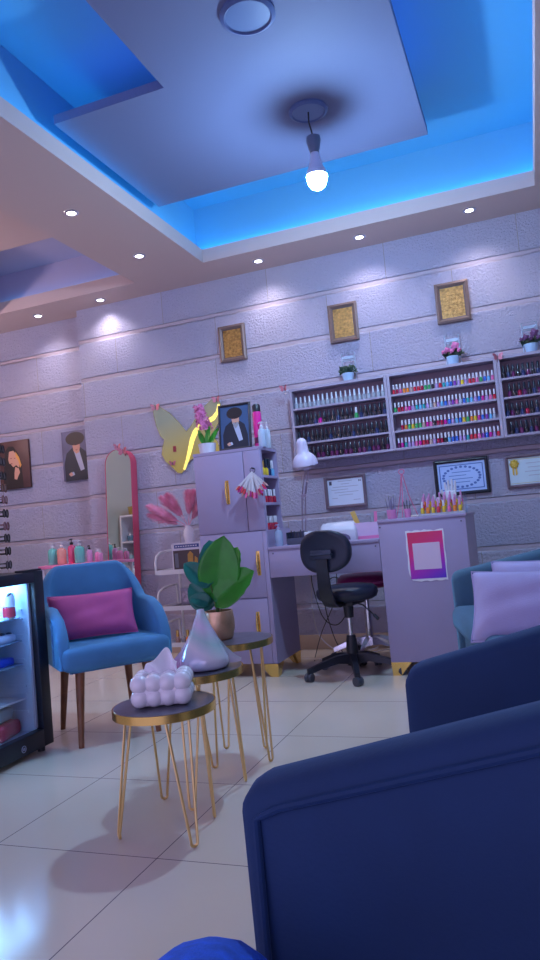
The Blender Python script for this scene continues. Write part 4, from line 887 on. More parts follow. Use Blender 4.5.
# lamp
t = thing('desk_lamp', 'white swing-arm desk lamp clamped at the back of the desk', 'lamp', (-1.41, 4.40, ZD))
M_lamp = mat('lamp_lilac_white', (0.62, 0.56, 0.74), 0.35); M_arm = mat('lamp_arm', (0.42, 0.36, 0.50), 0.35, 0.3)
m = MB(); m.box(-.03, .03, -.03, .03, 0, .012, bev=.003); m.cyl((0, 0, .012), (0, 0, .05), .011, n=14); m.box(-.025, .025, -.01, .03, -.045, -.020, bev=.003); m.cyl((0, 0.02, -.03), (0, .02, 0), .006, n=10); m.build('clamp', M_arm, t)
J0, J1, J2 = Vector((0, 0, .05)), Vector((.032, -.03, .30)), Vector((.110, -.16, .465))
m = MB()
for s in (-.011, .011): m.tube([J0 + Vector((s, 0, 0)), J0.lerp(J1, .5) + Vector((s * 1.1, 0, 0)), J1 + Vector((s, 0, 0))], .0042, 8)
m.build('lower_arm', M_arm, t)
m = MB()
for s in (-.011, .011): m.tube([J1 + Vector((s, 0, 0)), J2 + Vector((s, 0, 0))], .0042, 8)
m.tube([J1 + Vector((.013, -.004, .01)), J1.lerp(J2, .5) + Vector((.013, -.004, 0))], .007, 8); m.build('upper_arm', M_arm, t)
m = MB()
for j in (J0, J1, J2): m.cyl(j + Vector((-.018, 0, 0)), j + Vector((.018, 0, 0)), .012, n=14)
m.build('joint', M_lamp, t)
# shade
R_ = Matrix.Translation(J2 + Vector((0.0, -.03, .02))) @ Matrix.Rotation(math.radians(10), 4, 'X') @ Matrix.Rotation(math.radians(-2), 4, 'Y')
m = MB(); m.lathe([(0.001, .165), (.020, .160), (.030, .145), (.034, .115), (.036, .072), (.055, .058), (.072, .035), (.080, .005), (.080, -.008), (.076, -.008), (.074, .004), (.066, .030), (.045, .05), (.001, .055)], n=36, T=R_); m.build('shade', M_lamp, t, angle=60)
m = MB(); m.ell((0, 0, .015), (.028, .028, .032), T=R_); m.build('bulb', mat('unlit_bulb', (0.8, 0.8, 0.9), 0.3), t)

# nail lamp
t = thing('nail_lamp', 'white curing lamp for nails on the desk', 'nail lamp', (-1.095, 4.13, ZD), math.radians(4))
m = MB(); rows = []
for (y, sx, h) in ((-.100, .90, .060), (-.094, .97, .072), (-.060, 1.0, .104), (-.045, 1.0, .110), (.075, .98, .112), (.092, .95, .104), (.100, .90, .090)):
    rows.append([(a_ * sx, y, z_ * h) for a_, z_ in ((-.112, 0), (.112, 0), (.116, .10), (.112, .62), (.104, .86), (.088, .97), (.070, 1.0), (-.070, 1.0), (-.088, .97), (-.104, .86), (-.112, .62), (-.116, .10))])
m.rings(rows); m.build('housing', mat('lamp_shell', (0.62, 0.60, 0.70), 0.35), t, angle=50)
m = MB(); m.rings([[(.075 * c, -.1015, .004 + .042 * max(0, s_) ** .7) for c, s_ in [(math.cos(PI * k / 12), math.sin(PI * k / 12)) for k in range(13)]], [(.075 * c, -.0985, .004 + .042 * max(0, s_) ** .7) for c, s_ in [(math.cos(PI * k / 12), math.sin(PI * k / 12)) for k in range(13)]]]); m.build('hand_opening', mat('opening_dark', (0.16, 0.13, 0.25), 0.5), t)
m = MB(); m.box(-.022, .022, -.032, -.010, .1065, .1105, bev=.002); m.build('display', M_black, t)
t = thing('storage_bin', 'pink white open bin holding a yellow file on the desk', 'bin', (-0.925, 4.12, ZD))
m = MB(); m.box(-.07, .07, -.05, .05, 0, .006); m.box(-.07, -.066, -.05, .05, .006, .095); m.box(.066, .07, -.05, .05, .006, .095); m.box(-.066, .066, .046, .05, .006, .095); m.box(-.066, .066, -.05, -.046, .006, .095); m.build('bin_body', mat('pale_pink_plastic', (0.72, 0.52, 0.74), 0.35), t, smooth=False)
m = MB(); m.box(-.071, .071, -.051, .051, .0, .018); m.build('pink_base_band', M_pink, t, smooth=False)
def stickthing(name, label, cat, p0, p1, wdt, mm, group=None):
    m = MB(); p0, p1 = Vector(p0), Vector(p1); a = (p1 - p0).normalized(); s = a.cross(Vector((0, 1, 0))).normalized() * wdt; y = Vector((0, .003, 0))
    m.rings([[p + s + y, p - s + y, p - s - y, p + s - y] for p in (p0, p0.lerp(p1, .97), p1)]); o = m.build(name, mm, smooth=False); tag(o, label, cat, group); return o
stickthing('nail_file', 'wide yellow nail file leaning out of the pink bin', 'nail file', (-0.955, 4.12, ZD + .010), (-1.005, 4.10, ZD + .165), .014, mat('file_yellow', (0.72, 0.48, 0.12), 0.6))
stickthing('nail_file', 'grey nail file standing in the pink bin', 'nail file', (-0.90, 4.13, ZD + .010), (-0.895, 4.13, ZD + .150), .008, mat('file_grey', (0.30, 0.36, 0.42), 0.6))
stickthing('nail_file', 'pink nail file standing at the right of the pink bin', 'nail file', (-0.878, 4.11, ZD + .010), (-0.868, 4.10, ZD + .155), .009, M_pink)

# ================================================================== COUNTER TOP THINGS
ZC = 0.8565
def cup(x, y, r, h, mm, label):
    m = MB(); m.lathe([(0.001, 0), (r * .9, 0), (r, h), (r - .003, h), (r * .9 - .003, .004), (0.001, .004)], n=24); return tag(m.build('tool_cup', mm, loc=(x, y, ZC)), label, 'cup', 'pink cups on the counter')
M_pinkt = mat('clear_pink', (0.80, 0.30, 0.60), 0.2, trans=.3)
cup(-0.765, 4.05, .028, .052, M_pinkt, 'pink cup of grey tools at the left of the counter'); cup(-0.675, 4.06, .020, .050, M_pinkt, 'small pink cup of dark brushes on the counter')
def brush(x, y, dx, h, hm, tm, label):
    o = thing('nail_brush', label, 'brush', (x, y, ZC + .006), group='tools standing in the pink cups')
    m = MB(); m.tube([(0, 0, 0), (dx * .5, 0, h * .5), (dx, 0, h)], [.0028, .0032, .0022], 8); m.build('handle', hm, o)
    m = MB(); m.tube([(dx, 0, h), (dx * 1.1, 0, h + .012)], [.0028, .001], 8); m.build('tip', tm, o)
M_gtool = mat('grey_tool', (0.22, 0.20, 0.36), 0.35)
for k, (dx, dy, lean, h) in enumerate(((-.014, 0, -.012, .10), (-.006, .01, -.004, .118), (.002, -.01, .0, .105), (.010, .008, .007, .122), (.016, -.004, .013, .108), (.0, .014, .003, .112))):
    brush(-0.765 + dx, 4.05 + dy, lean, h, M_gtool, M_chrome, 'grey tool in the left pink cup, %s from the left' % ORD[(1, 2, 3, 5, 6, 4)[k]])
for k, (dx, lean, h) in enumerate(((-.008, -.010, .085), (0, 0, .095), (.008, .010, .088))):
    brush(-0.675 + dx, 4.06, lean, h, M_ink, M_pink, 'dark brush in the small pink cup, %s from the left' % ORD[k + 1])
t = thing('wire_holder', 'pink wire tripod holder with a ring on top', 'holder', (-0.712, 4.20, ZC))
m = MB()
for a in (0.4, 0.4 + 2 * PI / 3, 0.4 + 4 * PI / 3): m.tube([(.075 * math.cos(a), .06 * math.sin(a), .002), (.030 * math.cos(a), .025 * math.sin(a), .13), (.004 * math.cos(a), .004 * math.sin(a), .255)], .0028, 8)
m.build('rods', mat('pink_wire', (0.72, 0.20, 0.40), 0.35, 0.3), t)
m = MB(); m.tube([(.016 * math.cos(a), 0, .270 + .014 * math.sin(a)) for a in [2 * PI * k / 18 for k in range(18)]], .0026, 6, closed=True); m.build('top_ring', mat('pink_wire', (0, 0, 0)), t)
t = thing('acrylic_tray', 'clear acrylic stepped tray of oil bottles on the counter', 'tray', (-0.485, 4.10, ZC))
m = MB(); m.box(-.125, .125, -.075, -.026, .0, .012); m.box(-.125, .125, -.025, .026, .0, .030); m.box(-.125, .125, .027, .075, .0, .048); m.build('steps', mat('acrylic', (0.72, 0.74, 0.82), 0.1, trans=.5), t, smooth=False)
m = MB(); m.box(.126, .130, -.078, .078, 0, .11); m.build('end_plate', M_glass, t, smooth=False)
m = MB(); m.box(-.130, -.126, -.078, .078, 0, .06); m.build('end_plate', M_glass, t, smooth=False)
OC = ('yellow', 'orange', 'yellow', 'red', 'yellow', 'pink', 'orange', 'yellow')
for r, (y, z, nm) in enumerate(((4.05, .012, 'front'), (4.10, .030, 'middle'), (4.152, .048, 'back'))):
    for i in range(8):
        c = OC[(i + r * 3) % 8]; polish(c, 'pink' if (i + r) % 4 else 'white', -0.59 + i * .0295, y, ZC + z + .0005, '%s oil bottle, %s from left, %s row of the acrylic tray' % (c, ORD[i + 1], nm), 'oil bottles in the acrylic tray', 1.02)
t = thing('pearl_bracelet', 'coil of pale beads on the counter beside the acrylic tray', 'bracelet', (-0.632, 4.03, ZC))
for k in range(11):
    a = 2 * PI * k / 11; m = MB(); m.ell((.018 * math.cos(a), .016 * math.sin(a), .006), (.0062, .0062, .006), u=10, v=7); m.build('bead', mat('pearl_bead', (0.72, 0.66, 0.62), 0.2), t)
# practice hand standing behind the bottles: palm with five fingers
t = thing('practice_hand', 'white practice hand standing up behind the oil bottles', 'model hand', (-0.445, 4.235, ZC), math.radians(8))
m = MB(); m.lathe([(.001, 0), (.034, 0), (.036, .01), (.024, .016), (.001, .016)], n=24); m.build('stand', M_white, t)
m = MB(); m.box(-.031, .031, -.011, .011, .075, .135, bev=.010, seg=3); m.tube([(0, 0, .012), (0, 0, .045), (0, 0, .085)], [.020, .018, .022], 14)
for fx, L, ln in ((-.0235, .046, -.14), (-.008, .058, -.04), (.008, .062, .04), (.0235, .052, .12)):
    m.tube([(fx, 0, .120), (fx + ln * L * .4, -.002, .135 + L * .35), (fx + ln * L * .8, -.006, .135 + L * .72), (fx + ln * L, -.012, .135 + L)], [.0078, .0076, .0068, .0046], 10)
m.tube([(-.024, 0, .088), (-.042, -.006, .108), (-.050, -.012, .128), (-.052, -.016, .142)], [.0095, .009, .0078, .005], 10)
m.build('hand', mat('white_silicone', (0.70, 0.72, 0.82), 0.45), t, angle=60)

# ================================================================== OFFICE CHAIR AND STOOL
def caster(m, p, a):
    for s in (-.011, .011):
        c = Vector(p) + Vector((-math.sin(a), math.cos(a), 0)) * s
        m.cyl(c + Vector((-math.sin(a), math.cos(a), 0)) * -.009, c + Vector((-math.sin(a), math.cos(a), 0)) * .009, .024, n=16)
    m.cyl((p[0], p[1], .024), (p[0], p[1], .062), .007, n=8)
def star_base(t, R, mm, cm, h_hub, a0, thick=.020, arch=.05, n=5):
    for k in range(n):
        a = a0 + 2 * PI * k / n; u = Vector((math.cos(a), math.sin(a), 0)); v = Vector((-u.y, u.x, 0)); rows = []
        for f, hw, zt, zb in ((.10, .026, h_hub, h_hub - .055), (.35, .022, h_hub - .004, h_hub - .045), (.7, .018, h_hub - arch * .5, h_hub - arch * .5 - .032), (1.0, .016, h_hub - arch, h_hub - arch - .028)):
            p = u * (R * f); rows.append([p + v * hw + Vector((0, 0, zb)), p - v * hw + Vector((0, 0, zb)), p - v * hw * .75 + Vector((0, 0, zt)), p + v * hw * .75 + Vector((0, 0, zt))])
        m = MB(); m.rings(rows); m.build('base_arm', mm, t, angle=30)
        m = MB(); caster(m, (u.x * R * .97, u.y * R * .97, .024), a + 0.7); m.build('caster', cm, t)
t = thing('office_chair', 'black office chair with an oval backrest at the manicure desk', 'office chair', (-1.045, 3.955, 0), math.radians(-10))
star_base(t, .275, M_black, mat('caster_grey', (0.05, 0.06, 0.09), 0.4), .125, math.radians(-62), arch=.058)
m = MB(); m.lathe([(.001, .06), (.034, .06), (.034, .13), (.030, .20), (.025, .225), (.001, .225)], n=20); m.build('gas_sleeve', M_black, t)
m = MB(); m.cyl((0, 0, .225), (0, 0, .36), .0135, n=16); m.build('gas_rod', M_chrome, t)
m = MB(); m.lathe([(.001, .325), (.026, .325), (.030, .40), (.001, .405)], n=18); m.box(-.07, .07, -.09, .09, .400, .425, bev=.006); m.build('seat_mechanism', M_black, t)
m = MB(); m.tube([(.03, .0, .41), (.10, -.02, .395), (.155, -.03, .350), (.185, -.035, .325)], [.004, .004, .004, .004], 8); m.tube([(.165, -.031, .342), (.190, -.036, .318)], .009, 10); m.build('lever', M_black, t)
m = MB(); m.lathe([(.001, .426), (.145, .426), (.166, .438), (.176, .462), (.173, .485), (.152, .502), (.10, .510), (.001, .511)], n=40); m.build('seat', M_blk_leather, t, angle=70)
m = MB(); rows = []
for k in range(9):
    q = [(0, -.10, .412), (0, -.17, .410), (-.0, -.225, .425), (-.0, -.262, .47), (0, -.278, .53), (0, -.282, .60), (0, -.280, .66), (0, -.276, .70), (0, -.274, .715)][k]
    t_ = (.032, .034, .036, .038, .036, .034, .032, .030, .026)[k]; nx = Vector((1, 0, 0)); d = Vector((0, -.3, -1)) if k < 2 else Vector((0, -1, -.3 if k < 4 else 0)); d.normalize()
    p = Vector(q); rows.append([p + nx * t_ + d * .007, p - nx * t_ + d * .007, p - nx * t_ - d * .007, p + nx * t_ - d * .007])
m.rings(rows); m.build('back_bracket', M_black, t, angle=50)
m = MB(); m.tube([(-.06, -.276, .70), (-.06, -.292, .70), (.06, -.292, .70), (.06, -.276, .70)], .006, 8); m.box(-.062, .062, -.291, -.283, .675, .725, bev=.004); m.build('back_plate', mat('grey_plate', (0.04, 0.05, 0.09), 0.35, 0.3), t)
m = MB(); rows = []
for (yy, s) in ((-.268, .80), (-.272, .95), (-.262, 1.0), (-.245, 1.0), (-.230, .93), (-.222, .75)):
    rows.append([(.152 * s * (abs(math.cos(a)) ** .85) * (1 if math.cos(a) > 0 else -1), yy + .03 * (math.cos(a) * s) ** 2, .715 + .115 * s * (abs(math.sin(a)) ** .85) * (1 if math.sin(a) > 0 else -1)) for a in [2 * PI * k / 40 for k in range(40)]])
m.rings(rows); m.build('backrest', M_blk_leather, t, angle=70)

t = thing('stool', 'round magenta stool with chrome base tucked behind the office chair', 'stool', (-1.05, 4.44, 0))
star_base(t, .235, M_chrome, M_black, .135, math.radians(-20), arch=.055)
m = MB(); m.cyl((0, 0, .08), (0, 0, .30), .024, n=18); m.cyl((0, 0, .30), (0, 0, .44), .016, n=18); m.build('column', M_chrome, t)
m = MB(); m.lathe([(.001, .44), (.14, .44), (.168, .452), (.175, .475), (.172, .505), (.15, .525), (.001, .533)], n=40); m.build('seat', mat('magenta_vinyl', (0.30, 0.015, 0.14), 0.35), t, angle=70)
m = MB(); m.lathe([(.172, .470), (.179, .474), (.179, .482), (.172, .486)], n=40); m.build('seat_rim', mat('pink_trim', (0.62, 0.12, 0.35), 0.35), t)

# cables hanging under the desk
def cable(name, label, pts, r, mm):
    P = [Vector(p) for p in pts]; out = []
    for i in range(len(P) - 1):
        p0, p1, p2, p3 = P[max(i - 1, 0)], P[i], P[i + 1], P[min(i + 2, len(P) - 1)]
        for k in range(8):
            u = k / 8; out.append(0.5 * ((2 * p1) + (p2 - p0) * u + (2 * p0 - 5 * p1 + 4 * p2 - p3) * u * u + (3 * p1 - p0 - 3 * p2 + p3) * u ** 3))
    out.append(P[-1]); m = MB(); m.tube(out, r, 7); tag(m.build(name, mm), label, 'cable', 'cables under the desk')
M_wc = mat('white_cable', (0.62, 0.60, 0.68), 0.5)
cable('black_cable', 'black cable hanging in a loop under the desk', [(-1.41, 4.40, .735), (-1.42, 4.5, .58), (-1.43, 4.55, .45), (-1.38, 4.55, .25), (-1.28, 4.52, .20), (-1.20, 4.52, .30), (-1.21, 4.54, .46), (-1.30, 4.55, .50), (-1.36, 4.55, .36), (-1.30, 4.50, .12), (-1.22, 4.45, .006)], .0032, M_black)
cable('black_cable', 'black cable running down and left to the floor', [(-1.25, 4.42, .735), (-1.26, 4.55, .55), (-1.30, 4.58, .35), (-1.40, 4.56, .15), (-1.44, 4.50, .006), (-1.40, 4.35, .005)], .0028, M_black)
cable('white_cable', 'white cable hanging close to the wall under the desk', [(-1.455, 4.42, .60), (-1.455, 4.60, .50), (-1.47, 4.62, .30), (-1.43, 4.60, .12), (-1.30, 4.62, .006), (-1.12, 4.66, .006), (-1.05, 4.66, .03)], .004, M_wc)
cable('white_cable', 'white cable lying curled on the floor under the desk', [(-1.38, 4.40, .005), (-1.28, 4.33, .005), (-1.18, 4.40, .005), (-1.22, 4.50, .005), (-1.10, 4.58, .005), (-0.98, 4.70, .005)], .0035, M_wc)
t = thing('power_adapter', 'black power adapter hanging under the desk at the left', 'adapter', (-1.415, 4.405, .62)); m = MB(); m.box(-.018, .018, -.014, .014, 0, .09, bev=.004); m.build('body', M_black, t); m = MB(); m.tube([(0, 0, .09), (0, -.002, .115)], .004, 8); m.build('cord', M_black, t)

# ================================================================== TROLLEY
ox, oy = -2.25, 4.36
t = thing('utility_trolley', 'white three-tier trolley between the armchair and the tall cabinet', 'trolley', (ox, oy, 0))
for k, z in enumerate((.135, .375, .615)):
    m = MB(); m.box(-.165, .165, -.13, .13, z, z + .004); m.box(-.165, .165, -.13, -.127, z + .004, z + .03); m.box(-.165, .165, .127, .13, z + .004, z + .03); m.box(-.165, -.162, -.127, .127, z + .004, z + .03); m.box(.162, .165, -.127, .127, z + .004, z + .03)
    m.build('tray', M_whitem, t, smooth=False)
    for s in (-1, 1):
        m = MB(); m.tube([(s * .170, -.125, z + .002), (s * .170, -.128, z + .08), (s * .168, -.11, z + .125), (s * .160, -.06, z + .148), (s * .15, .02, z + .155), (s * .15, .11, z + .155), (s * .15, .12, z + .005)], .008, 10); m.build('side_rail', M_whitem, t)
for sx in (-1, 1):
    m = MB(); m.tube([(sx * .135, .138, .06), (sx * .135, .138, .62)], .009, 10); m.build('post', M_whitem, t)
    for sy in (-1, 1):
        m = MB(); m.tube([(sx * .15, sy * .115, .05), (sx * .15, sy * .115, .136)], .008, 8); m.build('leg', M_whitem, t)
        m = MB(); m.cyl((sx * .15 - .010, sy * .115, .0255), (sx * .15 + .010, sy * .115, .0255), .0255, n=16); m.build('wheel', M_black, t)
t = thing('appliance_box', 'printed box with a dark golden picture on the trolley top', 'box', (-2.205, 4.34, .6195), math.radians(3))
m = MB(); m.box(-.105, .105, -.07, .07, 0, .195, bev=.001); m.build('carton', mat('carton_white', (0.66, 0.66, 0.78), 0.4), t, smooth=False)
m = MB(); m.prism(rect(-.095, .095, .018, .148), -.0712, -.0702); m.build('dark_panel', mat('print_brown', (0.075, 0.05, 0.05), 0.3), t, smooth=False)
m = MB(); m.flat([(.005, .02), (.045, .02), (.050, .12), (.030, .14), (.010, .12)], -.0712); m.flat([(.05, .03), (.075, .03), (.08, .09), (.06, .105)], -.0712); m.build('golden_picture', mat('print_gold', (0.50, 0.26, 0.04), 0.35), t, smooth=False)
m = MB(); m.flat(rect(-.085, -.060, .035, .130), -.0712); m.build('grey_picture', mat('print_grey', (0.16, 0.17, 0.22), 0.35), t, smooth=False)
m = MB(); m.prism(rect(-.085, .095, .163, .186), -.0712, -.0702); m.build('blue_header', mat('print_blue', (0.03, 0.06, 0.28), 0.3), t, smooth=False)
m = MB()
for k in range(9): m.flat(rect(-.075 + k * .018, -.075 + k * .018 + .011, .171, .178), -.0712)
m.flat(rect(.0, .09, .152, .157), -.0705); m.build('header_strokes', M_paper, t, smooth=False)
t = thing('vase', 'small white vase of pink plumes on the printed box', 'vase', (-2.215, 4.36, .8148))
m = MB(); m.lathe([(.001, 0), (.026, 0), (.034, .02), (.038, .055), (.032, .085), (.020, .105), (.022, .118), (.018, .118), (.016, .105), (.001, .10)], n=28); m.build('body', mat('white_ceramic', (0.75, 0.74, 0.84), 0.3), t)
M_plume = mat('pink_plume', (1.0, 0.36, 0.55), 0.9, noise=(20, 0.25)); rnd = random.Random(11)
for k, (tx, tz, ty) in enumerate(((-.285, .275, -.02), (-.205, .325, .03), (-.290, .215, .0), (-.125, .335, -.03), (.01, .345, .02), (.075, .34, -.03), (.11, .30, .03), (.12, .255, -.02), (-.24, .25, -.05))):
    b = Vector((0, 0, .10)); e = Vector((tx, ty, tz)); c = Vector((tx * .25, ty * .3, tz * .62)); bez = lambda u: b * (1 - u) ** 2 + c * 2 * u * (1 - u) + e * u * u
    m = MB(); m.tube([bez(u / 8) for u in range(9)], .0014, 5)
    for q in range(620):
        u = .38 + .62 * rnd.random() ** .9; p = bez(u); tg = (bez(min(1, u + .03)) - bez(u - .03)).normalized(); a = rnd.uniform(0, 2 * PI); o1 = tg.orthogonal().normalized(); o2 = tg.cross(o1)
        sd = o1 * math.cos(a) + o2 * math.sin(a); L = .058 * math.sin(PI * min(1, (u - .30) / .74)) + .014; tip = p + tg * L * 1.1 + sd * L * .62 + Vector((0, 0, -.006)); wv = tg.cross(sd) * .0022
        m.poly([p + wv, p - wv, tip])
    m.build('plume', M_plume, t, smooth=False)
m = MB(); m.box(-.13, .13, -.10, .08, 0, .022, bev=.004); tag(m.build('laptop_case', M_black, loc=(-2.215, 4.345, .3795 + .0)), 'flat black case on the middle trolley tray', 'case')
t = thing('supply_box', 'grey clear-fronted supply box on the middle trolley tray', 'box', (-2.20, 4.37, .402)); m = MB(); m.box(-.09, .09, -.06, .06, 0, .11, bev=.003); m.build('box_body', mat('grey_lilac_box', (0.36, 0.33, 0.46), 0.3, noise=(30, .3)), t); m = MB(); m.prism(rect(-.075, .075, .02, .09), -.062, -.0602); m.build('front_label', mat('box_label', (0.48, 0.40, 0.52), 0.3, noise=(55, .5)), t, smooth=False)
for k in range(7):
    c, cp = (('nude', 'gold'), ('clear', 'silver'), ('orange', 'gold'), ('nude', 'white'), ('clear', 'gold'), ('plum', 'silver'), ('nude', 'gold'))[k]
    polish(c, cp, -2.33 + k * .038, 4.30 + .012 * (k % 2), .1395, 'small %s bottle, %s from left, on the lowest trolley tray' % ('amber' if c in ('nude', 'orange') else c, ORD[k + 1]), 'small bottles on the lowest trolley tray', 1.6)
m = MB()
m.box(-.07, .07, -.035, .035, 0, .075, bev=.004); tag(m.build('small_carton', mat('carton_beige', (0.42, 0.33, 0.30), 0.6, noise=(40, .3)), loc=(-2.18, 4.40, .1395)), 'beige carton behind the bottles on the lowest tray', 'box')

# ================================================================== FLOOR MIRROR
def arch(w2, h, n=16): return [(-w2, 0), (w2, 0), (w2, h - w2)] + [(w2 * math.cos(PI * k / n), h - w2 + w2 * math.sin(PI * k / n)) for k in range(1, n)] + [(-w2, h - w2)]
t = thing('floor_mirror', 'tall arched mirror with thick pink frame leaning behind the armchair', 'mirror', (-2.975, 4.645, 0))
m = MB(); A = arch(.115, 1.565); B = arch(.1125, 1.5625)
B = [(x, z + (.003 if z == 0 else 0)) for x, z in B]
V = m.rings([[(x, 0.085, z) for x, z in A], [(x, 0, z) for x, z in A], [(x, 0, z) for x, z in B], [(x, .006, z) for x, z in B]], cap1=False); m.build('frame', M_pinkfr, t, smooth=False)
m = MB(); m.prism(B, .004, .0075); m.build('mirror_glass', M_mirror, t, smooth=False)
t.rotation_euler = (math.radians(-1.6), math.radians(1.5), math.radians(0))
butterfly_clip(-2.915, 4.668, 1.578, 0.2, 'pink butterfly ornament on the arch of the floor mirror', 0.9)
butterfly_clip(-2.868, 4.664, 1.535, 0.0, 'larger pink butterfly ornament right of the other on the floor mirror', 1.3)

# ================================================================== BUTTERFLY WALL MIRROR
t = thing('butterfly_mirror', 'yellow butterfly-shaped wall mirror behind the tall cabinet', 'mirror', (-2.375, YB - .004, 1.59))
K = 1 / 3.375 * 4.92 / 712 * 1.16
px = [(78, 112), (82, 103), (100, 107), (135, 128), (165, 158), (187, 186), (203, 170), (225, 140), (255, 105), (285, 80), (303, 82), (308, 100), (300, 150), (285, 175), (268, 195), (288, 215), (296, 250), (280, 285), (255, 300), (235, 290), (215, 272), (200, 272), (184, 285), (174, 305), (160, 320), (145, 318), (128, 300), (108, 284), (97, 262), (101, 240), (110, 215), (97, 203), (86, 172), (80, 140)]
def toX(p): return ((p[0] - 186) * K * 1.03 , -(p[1] - 205) * K + (p[0] - 186) * K * -0.155)
out = [toX(p) for p in px]
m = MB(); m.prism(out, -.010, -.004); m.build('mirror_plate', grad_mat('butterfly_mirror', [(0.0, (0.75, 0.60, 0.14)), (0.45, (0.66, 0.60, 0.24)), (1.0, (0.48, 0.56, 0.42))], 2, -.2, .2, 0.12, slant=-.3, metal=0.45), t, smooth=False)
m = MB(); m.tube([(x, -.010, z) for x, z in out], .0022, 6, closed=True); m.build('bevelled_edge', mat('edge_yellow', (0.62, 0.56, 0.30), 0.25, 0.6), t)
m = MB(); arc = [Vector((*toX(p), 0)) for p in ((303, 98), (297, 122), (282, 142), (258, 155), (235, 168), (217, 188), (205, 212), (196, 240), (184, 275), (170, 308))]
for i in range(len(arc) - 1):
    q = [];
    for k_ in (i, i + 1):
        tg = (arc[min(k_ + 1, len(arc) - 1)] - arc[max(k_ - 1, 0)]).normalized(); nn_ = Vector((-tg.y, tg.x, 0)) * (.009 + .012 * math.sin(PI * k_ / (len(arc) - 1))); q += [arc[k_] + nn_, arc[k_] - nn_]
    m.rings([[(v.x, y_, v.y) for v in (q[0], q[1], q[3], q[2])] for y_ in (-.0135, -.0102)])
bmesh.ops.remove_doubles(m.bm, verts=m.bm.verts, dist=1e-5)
m.build('reflection_band', mat('yellow_reflection', (0.9, 0.8, 0.2), emit=(0.90, 0.70, 0.12), es=0.75), t, smooth=False)  # yellow light mirrored in the plate, drawn as an emissive ribbon; no lamp here
m = MB(); x0, z0 = toX((143, 243)); m.box(x0 - .012, x0 + .012, -.014, -.010, z0 - .022, z0 + .022); m.build('dark_tag', mat('tag_maroon', (0.28, 0.03, 0.05), 0.5), t, smooth=False)
butterfly_clip(-2.375 + toX((88, 112))[0], YB - .018, 1.59 + toX((88, 112))[1], 0.3, 'pink butterfly ornament on the left tip of the butterfly mirror', 1.1)
butterfly_clip(-2.375 + toX((297, 85))[0], YB - .018, 1.59 + toX((297, 85))[1], 0.0, 'pink butterfly ornament on the right tip of the butterfly mirror', 1.0)
butterfly_clip(-2.375 + toX((132, 290))[0], YB - .018, 1.59 + toX((132, 290))[1], 0.5, 'pink butterfly ornament low on the butterfly mirror', 0.8)

# ================================================================== PINK TABLE WITH BOTTLES
t = thing('bottle_table', 'small pink table of pump bottles behind the light blue armchair', 'table', (-3.25, 4.52, 0))
m = MB(); m.box(-.245, .245, -.14, .14, .705, .728, bev=.004); m.build('tabletop', M_pink, t)
for sx in (-1, 1):
    for sy in (-1, 1): m = MB(); m.tube([(sx * .22, sy * .11, 0), (sx * .22, sy * .11, .705)], .013, 10); m.build('leg', M_white, t)
G_ = 'pump bottles on the pink table'
pump(-3.445, 4.50, .7285, (0.16, 0.55, 0.50), .165, .036, 'mint pump bottle at the left end of the pink table', G_); pump(-3.350, 4.48, .7285, (0.85, 0.36, 0.30), .165, .034, 'peach pump bottle on the pink table', G_)
pump(-3.272, 4.50, .7285, (0.75, 0.08, 0.22), .185, .030, 'red pump bottle with a black pump on the pink table', G_, pumpm=M_black); pump(-3.192, 4.48, .7285, (0.16, 0.55, 0.50), .170, .038, 'mint pump bottle right of the red one on the pink table', G_)
pump(-3.118, 4.50, .7285, (0.62, 0.30, 0.55), .125, .022, 'small lilac pump bottle with a black pump on the pink table', G_, pumpm=M_black); pump(-3.060, 4.52, .7285, (0.72, 0.25, 0.50), .095, .024, 'short pink pump bottle right of the lilac one', G_)
pump(-3.022, 4.49, .7285, (0.66, 0.22, 0.46), .085, .022, 'short rose pump bottle at the right end of the pink table', G_)

# ================================================================== SUNGLASSES STAND
t = thing('sunglasses_stand', 'white upright stand at the left edge carrying sunglasses', 'display stand', (-2.72, 3.06, 0))
m = MB(); m.lathe([(.001, 0), (.15, 0), (.15, .012), (.03, .02), (.001, .02)], n=36); m.build('base', M_white, t)
m = MB(); m.cyl((0, 0, .02), (0, 0, 1.52), .014, n=16); m.build('pole', M_white, t)
ZG = (1.415, 1.345, 1.268, 1.204, 1.141, 1.068, 1.000, .937, .868, .795)
for z in ZG:
    m = MB(); m.tube([(0, 0, z - .012), (.075, -.0, z - .012)], .004, 8); m.tube([(.075, -.035, z - .014), (.075, .035, z - .014)], .004, 8); m.build('arm', M_black, t)
WD = ('black', 'smoky black', 'black round', 'brown', 'rosy brown', 'black', 'rosy', 'black', 'black', 'dark grey')
LC = ((.01, .01, .02), (.02, .02, .03), (.012, .012, .02), (.14, .06, .05), (.22, .10, .12), (.01, .01, .02), (.20, .07, .10), (.012, .012, .02), (.01, .01, .015), (.03, .03, .05))
